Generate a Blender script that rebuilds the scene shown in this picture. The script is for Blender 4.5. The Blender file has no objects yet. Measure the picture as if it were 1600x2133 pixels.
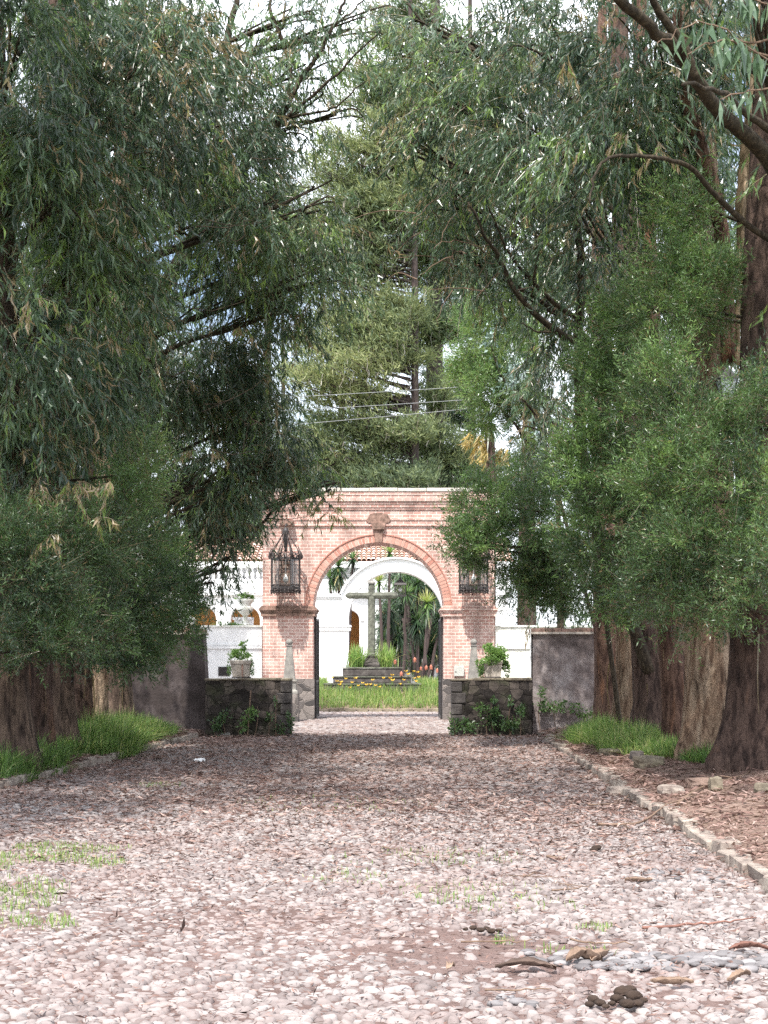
import bpy, bmesh, math, random
import numpy as np
from mathutils import Vector, Matrix

R = random.Random(11)
rg = np.random.default_rng(23)
D = bpy.data
SC = bpy.context.scene
COL = SC.collection
PI = math.pi

# ---------------------------------------------------------------- camera, sky, sun, exposure
F, HOR, H = 2950.0, 1395.0, 1.5          # focal length in photo pixels, horizon row, eye height
cd = D.cameras.new('camera')
cam = D.objects.new('camera', cd); COL.objects.link(cam)
cd.sensor_fit = 'VERTICAL'; cd.sensor_height = 36.0; cd.lens = 36.0 * F / 2133.0
cd.shift_y = (HOR - 1066.5) / 2133.0
cd.clip_end = 2000; cd.clip_start = 0.1
cam.location = (0, 0, H); cam.rotation_euler = (PI / 2, 0, 0)
SC.camera = cam

SUN = Vector((-0.15, -0.48, 0.86)).normalized()
w = D.worlds.new('World'); SC.world = w; w.use_nodes = True
nt = w.node_tree; nt.nodes.clear()
sky = nt.nodes.new('ShaderNodeTexSky'); sky.sky_type = 'NISHITA'; sky.sun_disc = False
sky.sun_elevation = math.asin(SUN.z); sky.sun_rotation = math.atan2(SUN.x, SUN.y)
sky.air_density = 1.0; sky.dust_density = 2.0
skm = nt.nodes.new('ShaderNodeVectorMath'); skm.operation = 'SCALE'; skm.inputs['Scale'].default_value = 0.12
nt.links.new(sky.outputs[0], skm.inputs[0])
tcw = nt.nodes.new('ShaderNodeTexCoord')
cn = nt.nodes.new('ShaderNodeTexNoise'); cn.inputs['Scale'].default_value = 3.2; cn.inputs['Detail'].default_value = 8
cn.inputs['Roughness'].default_value = 0.6
nt.links.new(tcw.outputs['Generated'], cn.inputs['Vector'])
cr = nt.nodes.new('ShaderNodeValToRGB')
cr.color_ramp.elements[0].position = 0.34; cr.color_ramp.elements[0].color = (0, 0, 0, 1)
cr.color_ramp.elements[1].position = 0.58; cr.color_ramp.elements[1].color = (1, 1, 1, 1)
nt.links.new(cn.outputs['Fac'], cr.inputs[0])
mx = nt.nodes.new('ShaderNodeMix'); mx.data_type = 'RGBA'
nt.links.new(cr.outputs[0], mx.inputs[0])
nt.links.new(skm.outputs[0], mx.inputs[6]); mx.inputs[7].default_value = (1.42, 1.47, 1.58, 1)
bg = nt.nodes.new('ShaderNodeBackground'); bg.inputs[1].default_value = 1.0
nt.links.new(mx.outputs[2], bg.inputs[0])
wo = nt.nodes.new('ShaderNodeOutputWorld'); nt.links.new(bg.outputs[0], wo.inputs[0])

sl = D.lights.new('sun', 'SUN'); sl.energy = 3.9; sl.angle = math.radians(0.8); sl.color = (1.0, 0.955, 0.89)
so = D.objects.new('sun', sl); COL.objects.link(so)
so.rotation_euler = SUN.to_track_quat('Z', 'Y').to_euler(); so.location = (-20, -20, 60)

SC.view_settings.view_transform = 'Standard'; SC.view_settings.look = 'None'
SC.view_settings.exposure = 1.12; SC.view_settings.gamma = 1.0
SC.render.engine = 'CYCLES'
SC.cycles.max_bounces = 6; SC.cycles.diffuse_bounces = 4; SC.cycles.glossy_bounces = 2
SC.cycles.transmission_bounces = 4; SC.cycles.transparent_max_bounces = 6
SC.cycles.sample_clamp_indirect = 6.0
SC.cycles.use_adaptive_sampling = False; SC.cycles.use_denoising = False; SC.cycles.denoiser = 'OPENIMAGEDENOISE'; SC.cycles.denoising_prefilter = 'ACCURATE'

# ---------------------------------------------------------------- helpers
def P(px, py, Y):
    return np.array([(px - 800.0) / F * Y, Y, H + (HOR - py) / F * Y])
def G(px, py, z=0.0):                     # a point on level ground of height z
    return P(px, py, (H - z) * F / (py - HOR))
def zz(py, Y): return H + (HOR - py) / F * Y
def xx(px, Y): return (px - 800.0) / F * Y

ORG = {}
def thing(name, label, cat, loc=(0, 0, 0), group=None):
    o = D.objects.new(name, None); COL.objects.link(o)
    o.location = loc; o.empty_display_size = 0.3
    o['label'] = label; o['category'] = cat
    if group: o['group'] = group
    ORG[o] = np.array(loc, float)
    return o
def tag(o, label, cat, group=None):
    o['label'] = label; o['category'] = cat
    if group: o['group'] = group
    return o
def stuff(o, label=None, cat=None):
    o['kind'] = 'stuff'
    if label: o['label'] = label
    if cat: o['category'] = cat
    return o
def struct(o):
    o['kind'] = 'structure'; return o

class MB:
    """collects vertices and faces (lists), builds ONE mesh object"""
    def __init__(s): s.v = []; s.f = []; s.t = []; s.n = 0
    def add(s, v, f, t=0.0):
        v = np.asarray(v, float).reshape(-1, 3)
        s.v.append(v)
        if isinstance(f, np.ndarray): s.f.append(f + s.n)
        else:
            for q in f: s.f.append(np.asarray([q]) + s.n)
        t = np.asarray(t, float)
        s.t.append(np.full(len(v), float(t)) if t.ndim == 0 else t)
        s.n += len(v); return s
    def box(s, x0, x1, y0, y1, z0, z1, t=0.0, rot=0.0, jit=0.0, bev=0.0):
        c = np.array([[x0,y0,z0],[x1,y0,z0],[x1,y1,z0],[x0,y1,z0],[x0,y0,z1],[x1,y0,z1],[x1,y1,z1],[x0,y1,z1]], float)
        if jit: c = c + rg.uniform(-jit, jit, c.shape)
        if rot:
            m = c.mean(0); a = c - m; ca, sa = math.cos(rot), math.sin(rot)
            c = np.c_[a[:,0]*ca - a[:,1]*sa, a[:,0]*sa + a[:,1]*ca, a[:,2]] + m
        return s.add(c, np.array([[0,3,2,1],[4,5,6,7],[0,1,5,4],[1,2,6,5],[2,3,7,6],[3,0,4,7]]), t)
    def prism(s, outline, y0, y1, t=0.0):          # outline: (x, z) points seen from the front, extruded in Y
        n = len(outline)
        a = np.array([[x, y0, z] for x, z in outline] + [[x, y1, z] for x, z in outline], float)
        fs = [list(range(n)), list(range(2*n-1, n-1, -1))]
        fs += [[i, i + n, (i + 1) % n + n, (i + 1) % n] for i in range(n)]
        return s.add(a, fs, t)
    def tube(s, pts, rad, sides=8, t=0.0, cap=True):
        pts = np.asarray(pts, float); n = len(pts)
        rad = np.full(n, rad, float) if np.ndim(rad) == 0 else np.asarray(rad, float)
        tg = np.gradient(pts, axis=0); tg /= np.linalg.norm(tg, axis=1)[:, None] + 1e-9
        ref = np.array([0.0, 0, 1]) if abs(tg[:, 2]).mean() < 0.8 else np.array([0.0, 1, 0])
        u = np.cross(tg, ref); u /= np.linalg.norm(u, axis=1)[:, None] + 1e-9
        v = np.cross(tg, u)
        a = np.linspace(0, 2*PI, sides, endpoint=False)
        ring = pts[:, None] + rad[:, None, None] * (np.cos(a)[None, :, None]*u[:, None] + np.sin(a)[None, :, None]*v[:, None])
        i = np.arange(n-1)[:, None] * sides; j = np.arange(sides)[None]; k = (j + 1) % sides
        f = np.stack([i + j, i + k, i + sides + k, i + sides + j], -1).reshape(-1, 4)
        s.add(ring.reshape(-1, 3), f, t)
        if cap:
            base = s.n - n*sides
            s.f.append(np.array([[base + q for q in range(sides-1, -1, -1)]]))
            s.f.append(np.array([[base + (n-1)*sides + q for q in range(sides)]]))
        return s
    def lathe(s, prof, c, sides=16, t=0.0, sq=False):   # prof: (r, z) from bottom to top
        pts = [(c[0], c[1], c[2] + z) for r, z in prof]
        n = len(prof)
        off = PI/4 if sq else 0.0
        k = math.sqrt(2) if sq else 1.0
        a = np.linspace(0, 2*PI, sides, endpoint=False) + off
        r = np.array([q[0] for q in prof]) * k; z = np.array([q[1] for q in prof])
        ring = np.stack([c[0] + r[:, None]*np.cos(a), c[1] + r[:, None]*np.sin(a), c[2] + np.repeat(z[:, None], sides, 1)], -1)
        i = np.arange(n-1)[:, None] * sides; j = np.arange(sides)[None]; q = (j + 1) % sides
        f = np.stack([i + j, i + q, i + sides + q, i + sides + j], -1).reshape(-1, 4)
        s.add(ring.reshape(-1, 3), f, t)
        b = s.n - n*sides
        s.f.append(np.array([[b + q for q in range(sides-1, -1, -1)]])); s.f.append(np.array([[b + (n-1)*sides + q for q in range(sides)]]))
        return s
    def build(s, name, m, parent=None, smooth=False):
        v = np.concatenate(s.v)
        t = np.concatenate(s.t)
        if parent is not None: v = v - ORG[parent]
        me = D.meshes.new(name)
        me.vertices.add(len(v)); me.vertices.foreach_set('co', v.astype(np.float32).ravel())
        tot = np.concatenate([np.full(len(f), f.shape[1]) for f in s.f])
        lp = np.concatenate([f.ravel() for f in s.f]).astype(np.int32)
        me.loops.add(len(lp)); me.loops.foreach_set('vertex_index', lp)
        me.polygons.add(len(tot))
        me.polygons.foreach_set('loop_start', (np.cumsum(tot) - tot).astype(np.int32))
        me.polygons.foreach_set('use_smooth', np.full(len(tot), smooth))
        me.update(calc_edges=True)
        at = me.attributes.new('tint', 'FLOAT', 'POINT'); at.data.foreach_set('value', t.astype(np.float32))
        me.materials.append(m)
        o = D.objects.new(name, me); COL.objects.link(o)
        if parent is not None:
            o.parent = parent; ORG[o] = ORG[parent]
        else:
            ORG[o] = np.zeros(3)
        return o
def recentre(o):                      # a top-level mesh gets its origin at its base
    me = o.data; n = len(me.vertices); v = np.empty(n*3, np.float32); me.vertices.foreach_get('co', v); v = v.reshape(-1, 3)
    c = (v.min(0) + v.max(0)) / 2; c[2] = v[:, 2].min()
    me.vertices.foreach_set('co', (v - c).ravel()); me.update(); o.location = [float(q) for q in c]
    ORG[o] = c.astype(float)
    return o
def bevel(o, wd, seg=2):
    b = o.modifiers.new('bevel', 'BEVEL'); b.width = wd; b.segments = seg; b.limit_method = 'ANGLE'; b.angle_limit = 0.7
    return o

# ---------------------------------------------------------------- materials
class NT:
    def __init__(s, name):
        s.m = D.materials.new(name); s.m.use_nodes = True; s.t = s.m.node_tree; s.t.nodes.clear()
    def n(s, typ, **kw):
        q = s.t.nodes.new('ShaderNode' + typ)
        for k, v in kw.items():
            if k.startswith('i_'): q.inputs[k[2:].replace('_', ' ')].default_value = v
            else: setattr(q, k, v)
        return q
    def l(s, a, b): s.t.links.new(a, b)
    def ramp(s, src, stops, interp='LINEAR'):
        r = s.n('ValToRGB'); c = r.color_ramp; c.interpolation = interp
        while len(c.elements) < len(stops): c.elements.new(0.5)
        for e, (p, col) in zip(c.elements, stops):
            e.position = p; e.color = (*col, 1) if len(col) == 3 else col
        s.l(src, r.inputs[0]); return r.outputs[0]
    def coord(s, stretch=(1, 1, 1), kind='Object'):
        tc = s.n('TexCoord'); mp = s.n('Mapping'); mp.inputs['Scale'].default_value = stretch
        s.l(tc.outputs[kind], mp.inputs[0]); return mp.outputs[0]
    def noise(s, vec, scale, detail=6, rough=0.6, dist=0.0):
        q = s.n('TexNoise'); q.inputs['Scale'].default_value = scale; q.inputs['Detail'].default_value = detail
        q.inputs['Roughness'].default_value = rough; q.inputs['Distortion'].default_value = dist
        s.l(vec, q.inputs['Vector']); return q.outputs['Fac']
    def mix(s, fac, a, b, blend='MIX'):
        q = s.n('Mix'); q.data_type = 'RGBA'; q.blend_type = blend
        for v, i in ((fac, 0), (a, 6), (b, 7)):
            if hasattr(v, 'links') or hasattr(v, 'is_linked'): s.l(v, q.inputs[i])
            elif i == 0: q.inputs[0].default_value = v
            else: q.inputs[i].default_value = (*v, 1)
        return q.outputs[2]
    def math(s, op, a, b=0.0, clamp=False):
        q = s.n('Math'); q.operation = op; q.use_clamp = clamp
        for v, i in ((a, 0), (b, 1)):
            if hasattr(v, 'is_linked'): s.l(v, q.inputs[i])
            else: q.inputs[i].default_value = v
        return q.outputs[0]
    def attr(s, name='tint'):
        q = s.n('Attribute'); q.attribute_name = name; return q.outputs['Fac']
    def bump(s, h, strength=0.4, dist=0.02):
        b = s.n('Bump'); b.inputs['Strength'].default_value = strength; b.inputs['Distance'].default_value = dist
        s.l(h, b.inputs['Height']); return b.outputs[0]
    def done(s, col, rough=0.85, normal=None, spec=0.3, metal=0.0):
        p = s.n('BsdfPrincipled'); p.inputs['Roughness'].default_value = rough
        p.inputs['Specular IOR Level'].default_value = spec; p.inputs['Metallic'].default_value = metal
        if hasattr(col, 'is_linked'): s.l(col, p.inputs['Base Color'])
        else: p.inputs['Base Color'].default_value = (*col, 1)
        if normal is not None: s.l(normal, p.inputs['Normal'])
        o = s.n('OutputMaterial'); s.l(p.outputs[0], o.inputs[0]); s.p = p
        return s.m

def surf(name, stops, scale=3.0, rough=0.85, bump=0.4, bscale=25.0, stretch=(1, 1, 1), dist=0.02, spec=0.3, tintmix=0.0, metal=0.0):
    k = NT(name); c = k.coord(stretch)
    f = k.noise(c, scale, 8, 0.62)
    if tintmix:
        f = k.math('ADD', k.math('MULTIPLY', f, 1 - tintmix), k.math('MULTIPLY', k.attr(), tintmix))
    col = k.ramp(f, stops)
    b = k.bump(k.noise(c, bscale, 6, 0.65), bump, dist) if bump else None
    return k.done(col, rough, b, spec, metal)

def leafmat(name, stops, rough=0.42, spec=0.45, trans=0.38, tr_gain=1.6):
    k = NT(name)
    col = k.ramp(k.attr(), stops)
    p = k.n('BsdfPrincipled'); p.inputs['Roughness'].default_value = rough; p.inputs['Specular IOR Level'].default_value = spec
    k.l(col, p.inputs['Base Color'])
    tr = k.n('BsdfTranslucent'); k.l(k.mix(1.0, col, (tr_gain, tr_gain, tr_gain*0.7), 'MULTIPLY'), tr.inputs[0])
    ms = k.n('MixShader'); ms.inputs[0].default_value = trans
    k.l(p.outputs[0], ms.inputs[1]); k.l(tr.outputs[0], ms.inputs[2])
    o = k.n('OutputMaterial'); k.l(ms.outputs[0], o.inputs[0])
    return k.m

def brickmat(name, bw, bh, c1, c2, mortar, msize=0.018, stain=(0.13, 0.085, 0.07), stain_amt=0.55):
    k = NT(name); tc = k.n('TexCoord'); sp = k.n('SeparateXYZ'); k.l(tc.outputs['Object'], sp.inputs[0])
    cb = k.n('CombineXYZ'); k.l(k.math('ADD', sp.outputs[0], sp.outputs[1]), cb.inputs[0]); k.l(sp.outputs[2], cb.inputs[1])
    wv = k.n('VectorMath', operation='ADD'); wn = k.n('TexNoise'); wn.inputs['Scale'].default_value = 4; k.l(tc.outputs['Object'], wn.inputs['Vector'])
    sc = k.n('VectorMath', operation='SCALE'); sc.inputs['Scale'].default_value = 0.014; k.l(wn.outputs['Color'], sc.inputs[0])
    k.l(cb.outputs[0], wv.inputs[0]); k.l(sc.outputs[0], wv.inputs[1])
    br = k.n('TexBrick'); br.inputs['Scale'].default_value = 1.0; br.inputs['Brick Width'].default_value = bw; br.inputs['Row Height'].default_value = bh
    br.inputs['Mortar Size'].default_value = msize / 2; br.inputs['Mortar Smooth'].default_value = 0.25; br.inputs['Bias'].default_value = -0.1
    br.inputs['Color1'].default_value = (*c1, 1); br.inputs['Color2'].default_value = (*c2, 1); br.inputs['Mortar'].default_value = (*mortar, 1)
    k.l(wv.outputs[0], br.inputs['Vector'])
    c = k.coord()
    col = k.mix(k.math('MULTIPLY', k.noise(c, 9, 6), 0.35), br.outputs['Color'], (0.8, 0.62, 0.55), 'MULTIPLY')
    cs = k.coord((1.6, 1.6, 0.35))
    st = k.ramp(k.noise(cs, 1.3, 7, 0.65), [(0.47, (0, 0, 0)), (0.72, (1, 1, 1))])
    col = k.mix(k.math('MULTIPLY', st, stain_amt), col, stain)
    hgt = k.math('ADD', k.math('MULTIPLY', k.math('SUBTRACT', 1.0, br.outputs['Fac']), 1.0), k.math('MULTIPLY', k.noise(c, 40, 4), 0.35))
    return k.done(col, 0.9, k.bump(hgt, 0.6, 0.012), 0.2)

def rubblemat(name, scale, cols, mortar, edge=0.06, stretch=(1, 1, 1), moss=None):
    k = NT(name); c = k.coord(stretch)
    wn = k.n('TexNoise'); wn.inputs['Scale'].default_value = 3; k.l(c, wn.inputs['Vector'])
    sc = k.n('VectorMath', operation='SCALE'); sc.inputs['Scale'].default_value = 0.22; k.l(wn.outputs['Color'], sc.inputs[0])
    ad = k.n('VectorMath', operation='ADD'); k.l(c, ad.inputs[0]); k.l(sc.outputs[0], ad.inputs[1])
    v1 = k.n('TexVoronoi'); v1.inputs['Scale'].default_value = scale; k.l(ad.outputs[0], v1.inputs['Vector'])
    v2 = k.n('TexVoronoi', feature='DISTANCE_TO_EDGE'); v2.inputs['Scale'].default_value = scale; k.l(ad.outputs[0], v2.inputs['Vector'])
    sp = k.n('SeparateColor'); k.l(v1.outputs['Color'], sp.inputs[0])
    base = k.ramp(sp.outputs[0], cols)
    n1 = k.noise(c, 22, 6)
    base = k.mix(0.5, base, k.ramp(n1, [(0.3, (0.35, 0.33, 0.31)), (0.75, (1.2, 1.15, 1.1))]), 'MULTIPLY')
    e = k.ramp(v2.outputs['Distance'], [(0.0, (0, 0, 0)), (edge, (1, 1, 1))])
    col = k.mix(e, mortar, base)
    if moss:
        col = k.mix(k.ramp(k.noise(c, 2.4, 6), [(0.5, (0, 0, 0)), (0.7, (0.8, 0.8, 0.8))]), col, moss)
    h = k.math('ADD', k.math('MULTIPLY', e, 1.0), k.math('MULTIPLY', n1, 0.5))
    return k.done(col, 0.9, k.bump(h, 0.8, 0.03), 0.25)

EUC = [(0.0, (0.035, 0.064, 0.040)), (0.22, (0.080, 0.138, 0.080)), (0.40, (0.127, 0.192, 0.117)), (0.54, (0.160, 0.249, 0.095)),
       (0.62, (0.224, 0.333, 0.078)), (0.68, (0.284, 0.212, 0.133)), (0.78, (0.391, 0.307, 0.200)), (0.84, (0.189, 0.147, 0.089)), (0.92, (0.142, 0.114, 0.073)), (1.0, (0.355, 0.307, 0.190))]
ACA = [(0.0, (0.038, 0.072, 0.036)), (0.3, (0.096, 0.170, 0.063)), (0.5, (0.151, 0.249, 0.083)), (0.64, (0.225, 0.358, 0.113)),
       (0.72, (0.247, 0.181, 0.101)), (0.84, (0.135, 0.115, 0.074)), (1.0, (0.247, 0.206, 0.135))]
CON = [(0.0, (0.039, 0.062, 0.047)), (0.3, (0.090, 0.125, 0.072)), (0.55, (0.168, 0.202, 0.095)), (0.70, (0.263, 0.286, 0.129)),
       (0.80, (0.224, 0.196, 0.157)), (0.90, (0.291, 0.269, 0.235)), (1.0, (0.403, 0.381, 0.347))]
GRS = [(0.0, (0.047, 0.087, 0.026)), (0.35, (0.092, 0.174, 0.048)), (0.65, (0.173, 0.273, 0.080)), (0.82, (0.315, 0.371, 0.140)), (1.0, (0.441, 0.429, 0.230))]
YUC = [(0.0, (0.022, 0.046, 0.022)), (0.4, (0.056, 0.111, 0.038)), (0.7, (0.138, 0.234, 0.060)), (0.9, (0.300, 0.364, 0.108)), (1.0, (0.325, 0.260, 0.144))]
LIT = [(0.0, (0.034, 0.024, 0.022)), (0.25, (0.11, 0.064, 0.054)), (0.5, (0.215, 0.134, 0.112)), (0.75, (0.33, 0.24, 0.21)), (1.0, (0.48, 0.40, 0.36))]
M = dict(
    euc=leafmat('eucalyptus_foliage', EUC, 0.30, 0.65, 0.32), aca=leafmat('wattle_foliage', ACA, 0.34, 0.6, 0.34), con=leafmat('conifer_foliage', CON, 0.55, 0.25, 0.3),
    grass=leafmat('grass_blades', GRS, 0.5, 0.3, 0.4), yuc=leafmat('yucca_leaves', YUC, 0.38, 0.45, 0.2), litter=leafmat('dry_leaves', LIT, 0.7, 0.2, 0.12, 1.1),
    blue=leafmat('young_gum_leaves', [(0, (0.10, 0.17, 0.15)), (0.6, (0.24, 0.33, 0.30)), (1.0, (0.38, 0.46, 0.44))], 0.45, 0.4, 0.2, 1.1),
    frond=leafmat('dry_fronds', [(0, (0.25, 0.16, 0.07)), (0.5, (0.42, 0.31, 0.08)), (1, (0.48, 0.40, 0.22))], 0.6, 0.25, 0.2, 1.1),
    limb=surf('limb_bark', [(0.3, (0.018, 0.013, 0.010)), (0.5, (0.050, 0.038, 0.026)), (0.68, (0.10, 0.078, 0.052)), (0.85, (0.19, 0.155, 0.11))], 9, 0.95, 1.0, 28, (2, 2, 1.0), 0.03),
    limb_pale=surf('pale_limb_bark', [(0.3, (0.12, 0.085, 0.055)), (0.55, (0.25, 0.18, 0.115)), (0.8, (0.42, 0.34, 0.26))], 5, 0.8, 0.5, 16, (2.4, 2.4, 0.35), 0.02),
    conbark=surf('conifer_bark', [(0.3, (0.030, 0.022, 0.022)), (0.6, (0.075, 0.055, 0.05)), (0.85, (0.15, 0.12, 0.11))], 3, 0.9, 0.7, 10, (2, 2, 0.3), 0.05),
    brick=brickmat('old_brick', 0.225, 0.097, (0.475, 0.285, 0.245), (0.60, 0.44, 0.395), (0.80, 0.70, 0.63), 0.021, (0.15, 0.10, 0.085), 0.75),
    brick_s=surf('brick_single', [(0.3, (0.42, 0.20, 0.155)), (0.5, (0.49, 0.27, 0.215)), (0.7, (0.55, 0.34, 0.28))], 4, 0.9, 0.4, 60, tintmix=0.5),
    mortar=surf('mortar', [(0.3, (0.62, 0.50, 0.44)), (0.7, (0.74, 0.62, 0.55))], 8, 0.95, 0.3, 60),
    brick_old=surf('weathered_brick', [(0.3, (0.09, 0.065, 0.05)), (0.5, (0.24, 0.155, 0.125)), (0.7, (0.40, 0.26, 0.21))], 7, 0.95, 0.6, 40),
    coping=surf('stone_coping', [(0.3, (0.40, 0.37, 0.33)), (0.6, (0.58, 0.55, 0.50)), (0.8, (0.66, 0.63, 0.58))], 5, 0.9, 0.4, 30),
    pierstone=rubblemat('pier_stone', 3.3, [(0.0, (0.075, 0.07, 0.07)), (0.5, (0.16, 0.145, 0.14)), (1.0, (0.28, 0.25, 0.235))], (0.25, 0.22, 0.20), 0.05, (1, 1, 1.3)),
    rubble=rubblemat('field_stone', 4.6, [(0.0, (0.024, 0.020, 0.018)), (0.5, (0.060, 0.050, 0.044)), (1.0, (0.12, 0.10, 0.088))], (0.030, 0.025, 0.022), 0.05, (1, 1, 1.1), (0.045, 0.05, 0.025)),  # dark stone, lowered further to put tree shade into the colour
    mossy=surf('mossy_stone', [(0.3, (0.085, 0.070, 0.050)), (0.5, (0.19, 0.16, 0.12)), (0.62, (0.25, 0.22, 0.15)), (0.78, (0.34, 0.30, 0.26))], 4, 0.95, 0.7, 22),
    kerbstone=surf('kerb_stone', [(0.28, (0.12, 0.092, 0.080)), (0.45, (0.23, 0.19, 0.165)), (0.6, (0.32, 0.28, 0.24)), (0.78, (0.40, 0.36, 0.31))], 5, 0.95, 0.7, 26),
    milk=surf('frosted_pane', [(0.3, (0.24, 0.27, 0.30)), (0.7, (0.32, 0.35, 0.38))], 4, 0.3, 0, spec=0.5),
    greystone=surf('grey_stone', [(0.3, (0.13, 0.125, 0.12)), (0.55, (0.24, 0.23, 0.21)), (0.8, (0.36, 0.345, 0.31))], 6, 0.9, 0.5, 40),
    lichen=surf('lichened_stone', [(0.28, (0.05, 0.048, 0.042)), (0.48, (0.115, 0.118, 0.095)), (0.7, (0.20, 0.205, 0.165))], 7, 0.95, 0.7, 30),
    darkstone=surf('dark_step_stone', [(0.3, (0.035, 0.03, 0.028)), (0.55, (0.085, 0.075, 0.07)), (0.85, (0.20, 0.185, 0.16))], 5, 0.95, 0.7, 25),
    plaster_shaded=surf('shaded_plaster', [(0.25, (0.022, 0.018, 0.017)), (0.45, (0.048, 0.038, 0.036)), (0.6, (0.085, 0.070, 0.068)), (0.8, (0.16, 0.14, 0.14))], 1.6, 0.95, 0.7, 14, dist=0.03),  # bare plaster with the foliage shade put into a darker colour
    plaster=surf('bare_plaster', [(0.30, (0.070, 0.055, 0.052)), (0.45, (0.160, 0.130, 0.124)), (0.56, (0.24, 0.205, 0.198)), (0.72, (0.36, 0.325, 0.318))], 2.6, 0.95, 0.7, 14, dist=0.03),
    white=surf('white_paint', [(0.3, (0.70, 0.71, 0.72)), (0.6, (0.80, 0.80, 0.80))], 2, 0.8, 0.15, 30),
    white_old=surf('lichened_white', [(0.3, (0.46, 0.46, 0.36)), (0.5, (0.70, 0.71, 0.66)), (0.7, (0.78, 0.78, 0.76))], 5, 0.85, 0.3, 30),
    orange=surf('ochre_wall', [(0.3, (0.36, 0.17, 0.055)), (0.7, (0.46, 0.24, 0.085))], 3, 0.85, 0.2, 20),
    iron=surf('black_iron', [(0.3, (0.012, 0.011, 0.012)), (0.7, (0.040, 0.034, 0.034))], 9, 0.55, 0.3, 50, spec=0.5),
    rusty=surf('wrought_iron', [(0.3, (0.016, 0.013, 0.014)), (0.6, (0.050, 0.038, 0.036)), (0.85, (0.10, 0.075, 0.065))], 14, 0.6, 0.5, 60, spec=0.4),
    bulb=surf('opal_glass', [(0.3, (0.80, 0.80, 0.80)), (0.7, (0.86, 0.86, 0.86))], 2, 0.25, 0, spec=0.5),
    terracotta=surf('pale_pot', [(0.3, (0.30, 0.26, 0.22)), (0.55, (0.46, 0.41, 0.36)), (0.8, (0.56, 0.52, 0.46))], 5, 0.9, 0.3, 40),
    tile=surf('roof_tile', [(0.3, (0.34, 0.20, 0.15)), (0.5, (0.52, 0.36, 0.29)), (0.75, (0.66, 0.54, 0.48))], 2.5, 0.9, 0.3, 20, tintmix=0.5),
    stick=surf('dry_stick', [(0.3, (0.10, 0.065, 0.045)), (0.7, (0.24, 0.165, 0.12))], 9, 0.9, 0.5, 40),
    barkstrip=surf('shed_bark', [(0.3, (0.11, 0.070, 0.05)), (0.55, (0.27, 0.19, 0.14)), (0.8, (0.44, 0.35, 0.28))], 6, 0.85, 0.5, 30, (1, 1, 1)),
    barkdark=surf('dark_shed_bark', [(0.3, (0.05, 0.034, 0.028)), (0.55, (0.13, 0.09, 0.072)), (0.8, (0.24, 0.18, 0.15))], 6, 0.9, 0.6, 30),
    redbark=surf('red_shed_bark', [(0.3, (0.12, 0.055, 0.042)), (0.7, (0.25, 0.135, 0.105))], 6, 0.85, 0.4, 30),
    dung=surf('dung', [(0.3, (0.022, 0.014, 0.010)), (0.7, (0.060, 0.040, 0.030))], 14, 0.95, 1.0, 40, dist=0.02),
    cable=surf('grey_cable', [(0.3, (0.20, 0.21, 0.22)), (0.7, (0.28, 0.29, 0.30))], 3, 0.6, 0),
    paper=surf('white_paper', [(0.3, (0.72, 0.72, 0.72)), (0.7, (0.80, 0.80, 0.80))], 3, 0.7, 0),
    yellow=surf('yellow_petals', [(0.3, (0.62, 0.36, 0.03)), (0.7, (0.75, 0.50, 0.08))], 30, 0.6, 0),
    red=surf('orange_red_florets', [(0.3, (0.42, 0.13, 0.085)), (0.7, (0.52, 0.22, 0.15))], 30, 0.6, 0),
    metalbox=surf('painted_metal', [(0.3, (0.40, 0.41, 0.38)), (0.7, (0.48, 0.49, 0.46))], 3, 0.5, 0.1),
)
def barkmat(name, dark, mid, pale, patch, pf):
    k = NT(name); c = k.coord((5, 5, 1.1)); c2 = k.coord((1.9, 1.9, .34)); c3 = k.coord()
    n1 = k.noise(c, 2.2, 8, .68, .4); n2 = k.noise(c2, 2.0, 5, .6, .3)
    col = k.ramp(n1, [(0.30, dark), (0.45, mid), (0.58, pale), (0.70, mid), (0.85, pale)])
    pt = k.ramp(n2, [(pf, (0, 0, 0)), (pf+.07, (1, 1, 1))])
    col = k.mix(k.math('MULTIPLY', pt, .8), col, k.mix(k.ramp(n1, [(.35, (0, 0, 0)), (.6, (1, 1, 1))]), dark, patch))
    h = k.math('ADD', n1, k.math('MULTIPLY', k.noise(c3, 30, 5), .25))
    return k.done(col, .9, k.bump(h, 1.0, .07), .2)
M['bark_dark'] = barkmat('bark_dark', (.014, .010, .009), (.055, .036, .030), (.12, .080, .064), (.20, .115, .075), .60)
M['bark_tan'] = barkmat('bark_tan', (.035, .022, .016), (.155, .098, .066), (.30, .21, .145), (.42, .32, .23), .50)
M['bark_brown'] = barkmat('bark_brown', (.014, .010, .009), (.060, .042, .034), (.12, .085, .066), (.19, .135, .10), .54)  # darker brown bark; the left row's shade is put into its colour
M['bark_red'] = barkmat('bark_red', (.026, .015, .012), (.095, .055, .042), (.19, .115, .084), (.29, .145, .085), .54)
def stonemat():
    k = NT('cobble_stone'); c = k.coord()
    f = k.math('ADD', k.math('MULTIPLY', k.attr(), 0.5), k.math('MULTIPLY', k.noise(c, 26, 8, .7), 0.6))
    col = k.ramp(f, [(0.12, (0.080, 0.062, 0.058)), (0.32, (0.150, 0.124, 0.119)), (0.52, (0.212, 0.183, 0.176)), (0.72, (0.272, 0.243, 0.234)), (0.95, (0.335, 0.31, 0.30))])
    dirt = k.ramp(k.noise(c, 0.8, 6), [(0.45, (0, 0, 0)), (0.75, (0.7, 0.7, 0.7))])
    col = k.mix(dirt, col, (0.20, 0.140, 0.128))
    return k.done(col, 0.85, k.bump(k.noise(c, 45, 5), 0.5, 0.008), 0.3)
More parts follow.
